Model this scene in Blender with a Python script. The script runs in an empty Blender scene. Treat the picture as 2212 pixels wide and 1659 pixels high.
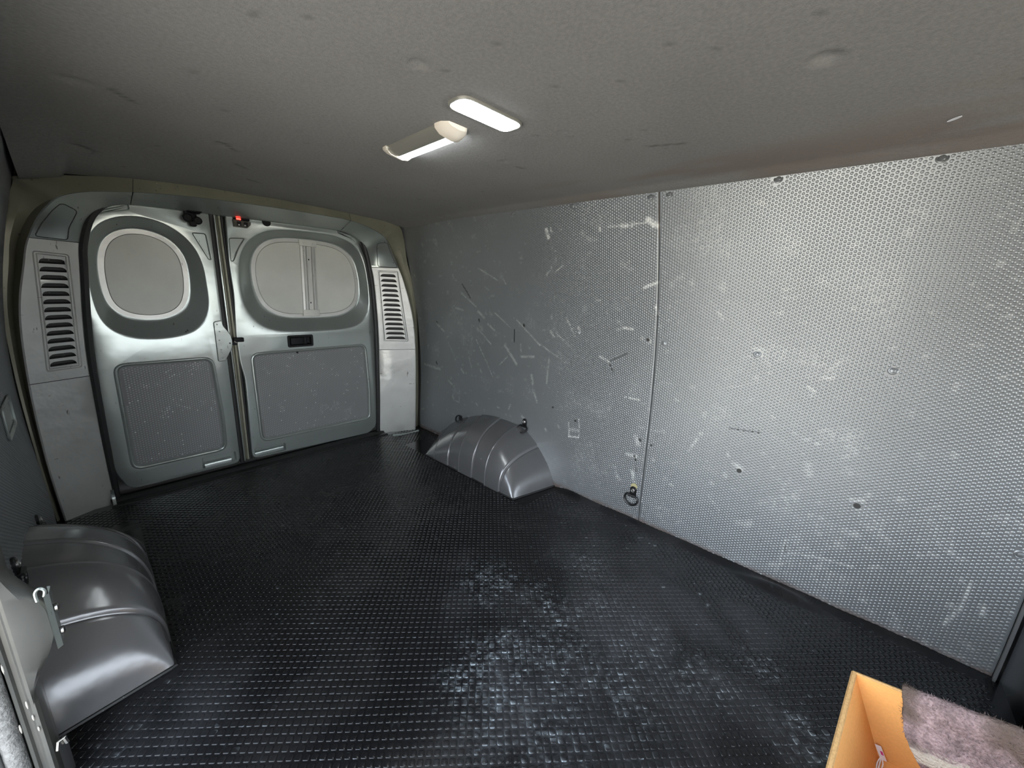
import bpy, bmesh, math, random
import numpy as np
from mathutils import Vector, Matrix, geometry

sc = bpy.context.scene
COL = sc.collection
# ------------------------------------------------------------------ camera
cam_d = bpy.data.cameras.new('camera')
cam = bpy.data.objects.new('camera', cam_d); COL.objects.link(cam)
cam_d.sensor_fit = 'HORIZONTAL'; cam_d.sensor_width = 36.0
cam_d.lens = 825.54 / 2212 * 36.0
cam_d.clip_start = 0.02
R_ = Vector((0.66483064, -0.74551551, 0.04697707)); U_ = Vector((0.14498144, 0.19047149, 0.9709279)); F_ = Vector((0.73278961, 0.63869181, -0.2347172))
m = Matrix(((R_.x, U_.x, -F_.x, -0.6497), (R_.y, U_.y, -F_.y, -2.1765), (R_.z, U_.z, -F_.z, 0.9313), (0, 0, 0, 1)))
cam.matrix_world = m
sc.camera = cam
# ------------------------------------------------------------------ light
sc.view_settings.view_transform = 'Standard'; sc.view_settings.look = 'None'
sc.view_settings.gamma = 1.0; sc.view_settings.use_curve_mapping = False
sc.view_settings.exposure = 1.3
w = bpy.data.worlds.new('sky'); sc.world = w; w.use_nodes = True
nt = w.node_tree; nt.nodes.clear()
wo = nt.nodes.new('ShaderNodeOutputWorld'); bg = nt.nodes.new('ShaderNodeBackground')
tc = nt.nodes.new('ShaderNodeTexCoord'); sep = nt.nodes.new('ShaderNodeSeparateXYZ'); ramp = nt.nodes.new('ShaderNodeValToRGB')
nt.links.new(tc.outputs['Generated'], sep.inputs[0]); nt.links.new(sep.outputs['Z'], ramp.inputs[0])
ramp.color_ramp.elements[0].position = 0.0; ramp.color_ramp.elements[0].color = (0.92, 0.96, 1.0, 1)
ramp.color_ramp.elements[1].position = 1.0; ramp.color_ramp.elements[1].color = (0.62, 0.78, 1.0, 1)
nt.links.new(ramp.outputs[0], bg.inputs[0]); bg.inputs[1].default_value = 3.3
nt.links.new(bg.outputs[0], wo.inputs[0])
sun_d = bpy.data.lights.new('sun', 'SUN'); sun_d.energy = 7.5; sun_d.angle = 0.01; sun_d.color = (1.0, 0.93, 0.82)
sun = bpy.data.objects.new('sun', sun_d); COL.objects.link(sun)
sun.rotation_euler = (Vector((-0.62, 0.35, -0.70))).to_track_quat('-Z', 'Y').to_euler()
sc.cycles.use_denoising = True
sc.cycles.max_bounces = 10; sc.cycles.diffuse_bounces = 6; sc.cycles.glossy_bounces = 6
sc.cycles.sample_clamp_indirect = 6.0

rng = np.random.default_rng(7); random.seed(7)

# ------------------------------------------------------------------ materials
def mat(name, color, rough=0.5, metal=0.0, spec=0.5, bump=None, var=None, attr=None, emit=None, coat=0.0, dirt=None):
    """bump=(scale,strength,dist); var=(scale,amount) brightness mottling; attr=[(channel,color,rough)] wear masks stored on the mesh"""
    M = bpy.data.materials.new(name); M.use_nodes = True
    n = M.node_tree; N = n.nodes; Lk = n.links
    b = N['Principled BSDF']
    b.inputs['Roughness'].default_value = rough; b.inputs['Metallic'].default_value = metal
    b.inputs['Specular IOR Level'].default_value = spec
    if coat: b.inputs['Coat Weight'].default_value = coat; b.inputs['Coat Roughness'].default_value = 0.15
    tcn = N.new('ShaderNodeTexCoord')
    rgb = N.new('ShaderNodeRGB'); rgb.outputs[0].default_value = (*color, 1)
    cur = rgb.outputs[0]; rcur = None
    if var:
        for sc_, am in (var if isinstance(var, list) else [var]):
            no = N.new('ShaderNodeTexNoise'); no.inputs['Scale'].default_value = sc_; no.inputs['Detail'].default_value = 6
            Lk.new(tcn.outputs['Object'], no.inputs['Vector'])
            mr = N.new('ShaderNodeMapRange'); mr.inputs[1].default_value = 0.3; mr.inputs[2].default_value = 0.7
            mr.inputs[3].default_value = 1 - am; mr.inputs[4].default_value = 1 + am
            Lk.new(no.outputs['Fac'], mr.inputs[0])
            mx = N.new('ShaderNodeMix'); mx.data_type = 'RGBA'; mx.blend_type = 'MULTIPLY'; mx.inputs[0].default_value = 1
            Lk.new(cur, mx.inputs[6]); Lk.new(mr.outputs[0], mx.inputs[7]); cur = mx.outputs[2]
    if dirt:
        for sc_, lo, hi, dc in dirt:   # scratches, specks and grime: a thresholded noise with a colour of its own
            no = N.new('ShaderNodeTexNoise'); no.inputs['Scale'].default_value = 1.0; no.inputs['Detail'].default_value = 4
            mp = N.new('ShaderNodeMapping'); mp.inputs['Scale'].default_value = sc_ if isinstance(sc_, tuple) else (sc_,) * 3
            Lk.new(tcn.outputs['Object'], mp.inputs[0]); Lk.new(mp.outputs[0], no.inputs['Vector'])
            mr = N.new('ShaderNodeMapRange'); mr.inputs[1].default_value = lo; mr.inputs[2].default_value = hi
            Lk.new(no.outputs['Fac'], mr.inputs[0])
            mx = N.new('ShaderNodeMix'); mx.data_type = 'RGBA'; Lk.new(mr.outputs[0], mx.inputs[0])
            Lk.new(cur, mx.inputs[6]); mx.inputs[7].default_value = (*dc, 1); cur = mx.outputs[2]
    if attr:
        at = N.new('ShaderNodeAttribute'); at.attribute_name = 'wear'
        sp = N.new('ShaderNodeSeparateColor'); Lk.new(at.outputs['Color'], sp.inputs[0])
        rv = N.new('ShaderNodeValue'); rv.outputs[0].default_value = rough; rcur = rv.outputs[0]
        for ch, c, r in attr:
            mx = N.new('ShaderNodeMix'); mx.data_type = 'RGBA'; Lk.new(sp.outputs[ch], mx.inputs[0])
            Lk.new(cur, mx.inputs[6]); mx.inputs[7].default_value = (*c, 1); cur = mx.outputs[2]
            m2 = N.new('ShaderNodeMix'); m2.data_type = 'FLOAT'; Lk.new(sp.outputs[ch], m2.inputs[0])
            Lk.new(rcur, m2.inputs[2]); m2.inputs[3].default_value = r; rcur = m2.outputs[0]
        Lk.new(rcur, b.inputs['Roughness'])
    Lk.new(cur, b.inputs['Base Color'])
    if bump:
        prev = None
        for sc_, st, di in (bump if isinstance(bump, list) else [bump]):
            no = N.new('ShaderNodeTexNoise'); no.inputs['Scale'].default_value = sc_; no.inputs['Detail'].default_value = 3
            Lk.new(tcn.outputs['Object'], no.inputs['Vector'])
            bp = N.new('ShaderNodeBump'); bp.inputs['Strength'].default_value = st; bp.inputs['Distance'].default_value = di
            Lk.new(no.outputs['Fac'], bp.inputs['Height'])
            if prev: Lk.new(prev, bp.inputs['Normal'])
            prev = bp.outputs[0]
        Lk.new(prev, b.inputs['Normal'])
    if emit:
        b.inputs['Emission Color'].default_value = (*emit[0], 1); b.inputs['Emission Strength'].default_value = emit[1]
    return M

M = {}
M['silver'] = mat('silver_paint', (0.36, 0.395, 0.375), 0.24, 0.62, bump=[(7, 0.22, 0.01)], var=(5, 0.06),
                  dirt=[((90, 90, 25), 0.70, 0.74, (0.12, 0.11, 0.10))])
M['silver_worn'] = mat('silver_paint_scuffed', (0.52, 0.525, 0.50), 0.36, 0.5, bump=[(14, 0.35, 0.012)], var=(7, 0.08),
                  dirt=[((75, 75, 16), 0.70, 0.73, (0.16, 0.15, 0.14)), ((22, 22, 120), 0.71, 0.73, (0.2, 0.18, 0.16))])
M['olive'] = mat('olive_body_primer', (0.27, 0.265, 0.20), 0.42, 0.25, bump=(20, 0.15, 0.005), var=(6, 0.12), dirt=[(40, 0.68, 0.74, (0.09, 0.085, 0.07))])
M['blank'] = mat('painted_window_blank', (0.62, 0.63, 0.58), 0.55, 0.1, bump=(8, 0.15, 0.01), var=(6, 0.07), dirt=[(60, 0.75, 0.77, (0.2, 0.18, 0.15))])
M['panel'] = mat('grey_embossed_panel', (0.25, 0.265, 0.273), 0.33, 0.55, 0.5, var=(3, 0.06),
                 attr=[(0, (0.74, 0.75, 0.73), 0.6), (1, (0.02, 0.018, 0.015), 0.8), (2, (0.14, 0.10, 0.085), 0.8)])
M['panel_in'] = mat('door_embossed_insert', (0.25, 0.268, 0.262), 0.48, 0.3, 0.5, var=(6, 0.08),
                 attr=[(0, (0.5, 0.51, 0.50), 0.6), (1, (0.02, 0.02, 0.02), 0.8), (2, (0.2, 0.2, 0.2), 0.8)])
M['rubber'] = mat('black_rubber_mat', (0.006, 0.006, 0.0065), 0.18, 0.0, 0.45, var=(4, 0.25),
                 attr=[(0, (0.050, 0.051, 0.056), 0.55), (1, (0.62, 0.70, 0.75), 0.7), (2, (0.018, 0.017, 0.017), 0.5)])
M['felt'] = mat('grey_headliner_felt', (0.235, 0.23, 0.223), 0.95, 0.0, 0.2, bump=[(500, 0.35, 0.002), (70, 0.15, 0.004)], var=[(160, 0.10), (3, 0.05)],
                 attr=[(0, (0.21, 0.175, 0.155), 0.95), (1, (0.11, 0.107, 0.102), 0.95), (2, (0.3, 0.3, 0.3), 0.95)])
M['arch'] = mat('grey_arch_paint', (0.18, 0.18, 0.183), 0.24, 0.55, 0.5, bump=(9, 0.2, 0.012), var=(5, 0.08), dirt=[(30, 0.70, 0.76, (0.33, 0.32, 0.30))])
M['black'] = mat('black_plastic', (0.008, 0.008, 0.009), 0.6, 0.0, 0.25, bump=(200, 0.1, 0.001))
M['seal'] = mat('black_seal_rubber', (0.012, 0.012, 0.012), 0.5, bump=(60, 0.3, 0.004), dirt=[(120, 0.70, 0.74, (0.15, 0.15, 0.15))])
M['cavity'] = mat('dark_cavity_shade', (0.035, 0.035, 0.033), 0.6, dirt=[(120, 0.66, 0.72, (0.16, 0.16, 0.15))])  # shade of slots, holes and grooves put into the colour; also backings, cab floor
M['steel'] = mat('bare_steel', (0.55, 0.54, 0.52), 0.28, 1.0, bump=(50, 0.1, 0.002))
M['ringblk'] = mat('black_painted_steel', (0.014, 0.014, 0.015), 0.3, 0.3)
M['shell'] = mat('outer_shell_paint', (0.10, 0.10, 0.10), 0.6)
M['jamb'] = mat('grey_jamb_paint', (0.15, 0.15, 0.14), 0.32, 0.4, bump=(12, 0.15, 0.005), var=(9, 0.12))
M['dark'] = mat('dark_cab_metal', (0.11, 0.115, 0.12), 0.38, 0.4, dirt=[(40, 0.66, 0.72, (0.16, 0.16, 0.16))])
M['card'] = mat('brown_cardboard', (0.82, 0.43, 0.145), 0.8, 0.0, 0.25, bump=[(120, 0.12, 0.002)], var=[(220, 0.05), (9, 0.05)], dirt=[((26, 26, 9), 0.69, 0.75, (0.34, 0.17, 0.07))])
M['cardedge'] = mat('cardboard_cut_edge', (0.60, 0.37, 0.16), 0.9, 0.0, 0.2, var=(300, 0.15))
M['drip'] = mat('cream_paint_drip', (0.42, 0.40, 0.36), 0.5)
M['lamp'] = mat('white_lamp_plastic', (0.75, 0.68, 0.58), 0.4)
M['lampgrey'] = mat('grey_lamp_body', (0.25, 0.245, 0.215), 0.35, 0.2)
M['led'] = mat('lit_led_diffuser', (0.9, 0.95, 1.0), 0.4, emit=((0.92, 0.98, 1.0), 14.0))
M['red'] = mat('lit_red_lamp', (0.6, 0.02, 0.01), 0.3, emit=((1.0, 0.03, 0.02), 4.0))
M['white'] = mat('white_paper', (0.75, 0.76, 0.8), 0.6)
M['pink'] = mat('magenta_print', (0.55, 0.03, 0.22), 0.6)
M['felt2'] = mat('grey_felt_strip', (0.19, 0.19, 0.185), 0.95, bump=(250, 0.8, 0.004), var=(90, 0.3))
M['concrete'] = mat('concrete_yard', (0.50, 0.44, 0.36), 0.9, var=(1.5, 0.15))
def towel_mat():
    T = mat('pink_brown_towelling', (0.29, 0.22, 0.225), 0.95, 0.0, 0.1, var=[(14, 0.3), (70, 0.3), (240, 0.3)], bump=[(220, 0.9, 0.006)],
            attr=[(0, (0.50, 0.46, 0.39), 0.95), (1, (0.13, 0.10, 0.085), 0.95), (2, (0.22, 0.14, 0.16), 0.95)])
    return T
M['towel'] = towel_mat()

# ------------------------------------------------------------------ mesh helpers
def cr(pts, sub=8, closed=True):
    """Catmull-Rom through 2D/3D points"""
    P = [np.array(p, float) for p in pts]; n = len(P); out = []
    rngk = range(n) if closed else range(n - 1)
    for i in rngk:
        if closed: p0, p1, p2, p3 = P[i - 1], P[i], P[(i + 1) % n], P[(i + 2) % n]
        else: p0, p1, p2, p3 = P[max(i - 1, 0)], P[i], P[i + 1], P[min(i + 2, n - 1)]
        for k in range(sub):
            t = k / sub
            out.append(0.5 * ((2 * p1) + (-p0 + p2) * t + (2 * p0 - 5 * p1 + 4 * p2 - p3) * t * t + (-p0 + 3 * p1 - 3 * p2 + p3) * t ** 3))
    if not closed: out.append(P[-1])
    return np.array(out)

def area2(p): return 0.5 * np.sum(p[:, 0] * np.roll(p[:, 1], -1) - np.roll(p[:, 0], -1) * p[:, 1])
def ccw(p): p = np.asarray(p, float); return p if area2(p) > 0 else p[::-1]
def resample(p, n, closed=True):
    p = np.asarray(p, float); q = np.vstack([p, p[:1]]) if closed else p
    d = np.r_[0, np.cumsum(np.linalg.norm(np.diff(q, axis=0), axis=1))]
    t = np.linspace(0, d[-1], n, endpoint=not closed)
    return np.stack([np.interp(t, d, q[:, k]) for k in range(q.shape[1])], 1)
def byangle(p, n):
    """resample a star-shaped closed loop by angle around its centre"""
    c = (p.max(0) + p.min(0)) / 2; a = np.arctan2(p[:, 1] - c[1], p[:, 0] - c[0]); o = np.argsort(a); a = a[o]; q = p[o]
    a3 = np.r_[a - 2 * math.pi, a, a + 2 * math.pi]; q3 = np.vstack([q, q, q]); t = np.linspace(-math.pi, math.pi, n, endpoint=False)
    return np.stack([np.interp(t, a3, q3[:, k]) for k in (0, 1)], 1)
def smooth_loop(p, it=6):
    for _ in range(it): p = 0.5 * p + 0.25 * (np.roll(p, 1, 0) + np.roll(p, -1, 0))
    return p
def inset(p, d):
    """offset a ccw loop inwards by d"""
    e = np.roll(p, -1, 0) - np.roll(p, 1, 0); e /= np.linalg.norm(e, axis=1)[:, None] + 1e-9
    return p + d * np.stack([-e[:, 1], e[:, 0]], 1)
def rrect(x0, z0, x1, z1, r, k=5):
    out = []
    for cx, cz, a0 in ((x1 - r, z1 - r, 0), (x0 + r, z1 - r, 90), (x0 + r, z0 + r, 180), (x1 - r, z0 + r, 270)):
        for i in range(k + 1):
            a = math.radians(a0 + 90 * i / k); out.append((cx + r * math.cos(a), cz + r * math.sin(a)))
    return np.array(out)
def rpoly(pts, r=0.008, k=4):
    """polygon with rounded corners"""
    P = [np.array(p, float) for p in pts]; n = len(P); out = []
    for i in range(n):
        a, b, c = P[i - 1], P[i], P[(i + 1) % n]
        u = (a - b); v = (c - b); rr = min(r, 0.45 * np.linalg.norm(u), 0.45 * np.linalg.norm(v))
        p = b + u / np.linalg.norm(u) * rr; q = b + v / np.linalg.norm(v) * rr
        for j in range(k + 1):
            t = j / k; out.append((1 - t) ** 2 * p + 2 * t * (1 - t) * b + t * t * q)
    return np.array(out)

class MB:
    def __init__(s): s.v = []; s.f = []; s.n = 0
    def add(s, V, Fc):
        V = np.asarray(V, float).reshape(-1, 3); s.v.append(V); s.f += [tuple(int(i) + s.n for i in f) for f in Fc]; s.n += len(V); return s
    def loft(s, loops, closed=True, cap0=False, cap1=False):
        n = len(loops[0]); V = np.vstack(loops); Fc = []
        for k in range(len(loops) - 1):
            for i in range(n if closed else n - 1):
                j = (i + 1) % n; Fc.append((k * n + i, k * n + j, (k + 1) * n + j, (k + 1) * n + i))
        if cap0: Fc.append(tuple(range(n))[::-1])
        if cap1: Fc.append(tuple((len(loops) - 1) * n + i for i in range(n)))
        return s.add(V, Fc)
    def box(s, c, d, rot=None, bev=0.0):
        x, y, z = d[0] / 2, d[1] / 2, d[2] / 2
        if bev:
            ls = []
            for zz, ins in ((-z, bev), (-z + bev, 0), (z - bev, 0), (z, bev)):
                l = rrect(-x + ins, -y + ins, x - ins, y - ins, max(bev, 1e-4), 2); ls.append(np.c_[l, np.full(len(l), zz)])
            V = np.vstack(ls)
            if rot is not None: V = V @ np.array(rot).T
            n = len(ls[0]); L2 = [V[i * n:(i + 1) * n] + np.array(c) for i in range(4)]
            return s.loft(L2, True, True, True)
        V = np.array([(a * x, b * y, e * z) for a in (-1, 1) for b in (-1, 1) for e in (-1, 1)])
        if rot is not None: V = V @ np.array(rot).T
        return s.add(V + np.array(c), [(0, 1, 3, 2), (4, 6, 7, 5), (0, 4, 5, 1), (2, 3, 7, 6), (0, 2, 6, 4), (1, 5, 7, 3)])
    def tube(s, pts, r, n=8, closed=False):
        P = np.asarray(pts, float); k = len(P); T = np.zeros_like(P)
        if closed: T = np.roll(P, -1, 0) - np.roll(P, 1, 0)
        else: T[1:-1] = P[2:] - P[:-2]; T[0] = P[1] - P[0]; T[-1] = P[-1] - P[-2]
        T /= np.linalg.norm(T, axis=1)[:, None] + 1e-12
        a = np.array((0, 0, 1.)) if abs(T[0][2]) < 0.9 else np.array((1., 0, 0)); u = np.cross(T[0], a); u /= np.linalg.norm(u)
        loops = []; rr = np.broadcast_to(r, (k,))
        for i in range(k):
            u = u - T[i] * (u @ T[i]); u /= np.linalg.norm(u) + 1e-12; v = np.cross(T[i], u)
            loops.append([P[i] + rr[i] * (math.cos(2 * math.pi * j / n) * u + math.sin(2 * math.pi * j / n) * v) for j in range(n)])
        if closed: loops.append(loops[0]); return s.loft(loops)
        return s.loft(loops, True, True, True)
    def lathe(s, o, ax, prof, n=14):
        """profile [(radius, height)] around axis ax at o"""
        ax = np.array(ax, float); ax /= np.linalg.norm(ax); a = np.array((0, 0, 1.)) if abs(ax[2]) < 0.9 else np.array((1., 0, 0))
        u = np.cross(ax, a); u /= np.linalg.norm(u); v = np.cross(ax, u)
        loops = [[np.array(o) + ax * h + r * (math.cos(2 * math.pi * j / n) * u + math.sin(2 * math.pi * j / n) * v) for j in range(n)] for r, h in prof]
        return s.loft(loops, True, True, True)

def build(name, mb, material, parent=None, angle=38, kind=None, flip=False, **kw):
    V = np.vstack(mb.v); me = bpy.data.meshes.new(name)
    me.from_pydata(V.tolist(), [], mb.f)
    me.materials.append(material)
    bm = bmesh.new(); bm.from_mesh(me)
    bmesh.ops.remove_doubles(bm, verts=bm.verts, dist=1e-5)
    bmesh.ops.recalc_face_normals(bm, faces=bm.faces)
    if angle is not None:
        th = math.radians(angle)
        for f in bm.faces: f.smooth = True
        for e in bm.edges:
            if len(e.link_faces) == 2 and e.calc_face_angle(0) > th: e.smooth = False
    bm.to_mesh(me); bm.free()
    o = bpy.data.objects.new(name, me); COL.objects.link(o)
    if parent is not None: o.parent = parent
    if kind: o['kind'] = kind
    for k, v in kw.items(): o[k] = v
    return o
def big(name, V, F4, material, parent=None, kind=None, wear=None, smooth=True, tri=False, **kw):
    """large mesh straight from arrays: V (n,3), F4 (m,k)"""
    me = bpy.data.meshes.new(name); n, mm, k = len(V), len(F4), F4.shape[1]
    me.vertices.add(n); me.vertices.foreach_set('co', np.asarray(V, np.float32).ravel())
    me.loops.add(mm * k); me.loops.foreach_set('vertex_index', np.asarray(F4, np.int32).ravel())
    me.polygons.add(mm); me.polygons.foreach_set('loop_start', np.arange(0, mm * k, k, dtype=np.int32))
    me.polygons.foreach_set('use_smooth', np.full(mm, smooth, dtype=bool))
    me.update(calc_edges=True)
    if wear is not None:
        a = me.attributes.new('wear', 'FLOAT_COLOR', 'POINT'); a.data.foreach_set('color', np.c_[wear, np.ones(n)].astype(np.float32).ravel())
    me.materials.append(material)
    o = bpy.data.objects.new(name, me); COL.objects.link(o)
    if parent is not None: o.parent = parent
    if kind: o['kind'] = kind
    for a, v in kw.items(): o[a] = v
    return o
def thing(name, label, cat, loc=(0, 0, 0), kind=None, group=None):
    o = bpy.data.objects.new(name, None); COL.objects.link(o); o.location = loc
    o.empty_display_size = 0.05; o['label'] = label; o['category'] = cat
    if kind: o['kind'] = kind
    if group: o['group'] = group
    return o
def tag(o, label, cat, kind=None, group=None):
    o['label'] = label; o['category'] = cat
    if kind: o['kind'] = kind
    if group: o['group'] = group
    return o
def copy_to(src, parent, loc, rot=None):
    o = src.copy(); COL.objects.link(o); o.parent = parent; o.location = loc
    if rot is not None: o.rotation_euler = rot
    return o
def plate(mb, outer, holes, f3):
    """flat or gently curved sheet with holes; f3 maps (x,z)->3D"""
    loops = [outer] + list(holes); V2 = np.vstack(loops)
    tri = geometry.tessellate_polygon([[Vector((p[0], p[1], 0)) for p in l] for l in loops])
    mb.add([f3(p) for p in V2], tri)
def vnoise(x, y, seed=0):
    """value noise in numpy, 0..1"""
    r = np.random.default_rng(seed).random((256, 256)); xi = np.floor(x).astype(int); yi = np.floor(y).astype(int); fx = x - xi; fy = y - yi
    fx = fx * fx * (3 - 2 * fx); fy = fy * fy * (3 - 2 * fy); g = lambda a, b: r[a % 256, b % 256]
    return (g(xi, yi) * (1 - fx) + g(xi + 1, yi) * fx) * (1 - fy) + (g(xi, yi + 1) * (1 - fx) + g(xi + 1, yi + 1) * fx) * fy
def fbm(x, y, seed=0, o=4):
    s = 0; a = 0.5
    for k in range(o): s = s + a * vnoise(x * 2 ** k, y * 2 ** k, seed + k); a *= 0.5
    return s / (1 - 0.5 ** o)
def sstep(a, b, x): t = np.clip((x - a) / (b - a), 0, 1); return t * t * (3 - 2 * t)
def segd(px, py, ax, ay, bx, by):
    dx, dy = bx - ax, by - ay; L = dx * dx + dy * dy + 1e-9; t = np.clip(((px - ax) * dx + (py - ay) * dy) / L, 0, 1)
    return np.hypot(px - ax - t * dx, py - ay - t * dy)
def wl(o):
    v = Vector(o.location)
    while o.parent is not None: o = o.parent; v += Vector(o.location)
    return v
_build, _big = build, big
def build(name, mb, material, parent=None, **k):
    o = _build(name, mb, material, parent, **k)
    if parent is not None: o.location = -wl(parent)
    return o
def big(name, V, F4, material, parent=None, **k):
    o = _big(name, V, F4, material, parent, **k)
    if parent is not None: o.location = -wl(parent)
    return o

# ------------------------------------------------------------------ body geometry (metres; x across the van, y towards the rear doors, z up)
PZ = np.array([0.0, 0.151, 0.333, 0.49, 0.622, 0.777, 1.005, 1.172, 1.291]); PX = np.array([0.81, 0.813, 0.819, 0.82, 0.819, 0.811, 0.771, 0.731, 0.703])
_pf = np.polyfit(PZ, PX, 4)
def wx(z): return np.polyval(_pf, z)
def wdx(z): return np.polyval(np.polyder(_pf), z)
RZ = [0, 0.33, 0.64, 0.87, 1.09, 1.274, 1.4]; RY = [-0.09, -0.09, -0.073, -0.061, -0.059, -0.046, -0.04]
def y_rear(z): return np.interp(z, RZ, RY)
def y_seam(z): return -1.651 + 0.046 * z / 1.28
H = 1.288

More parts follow.
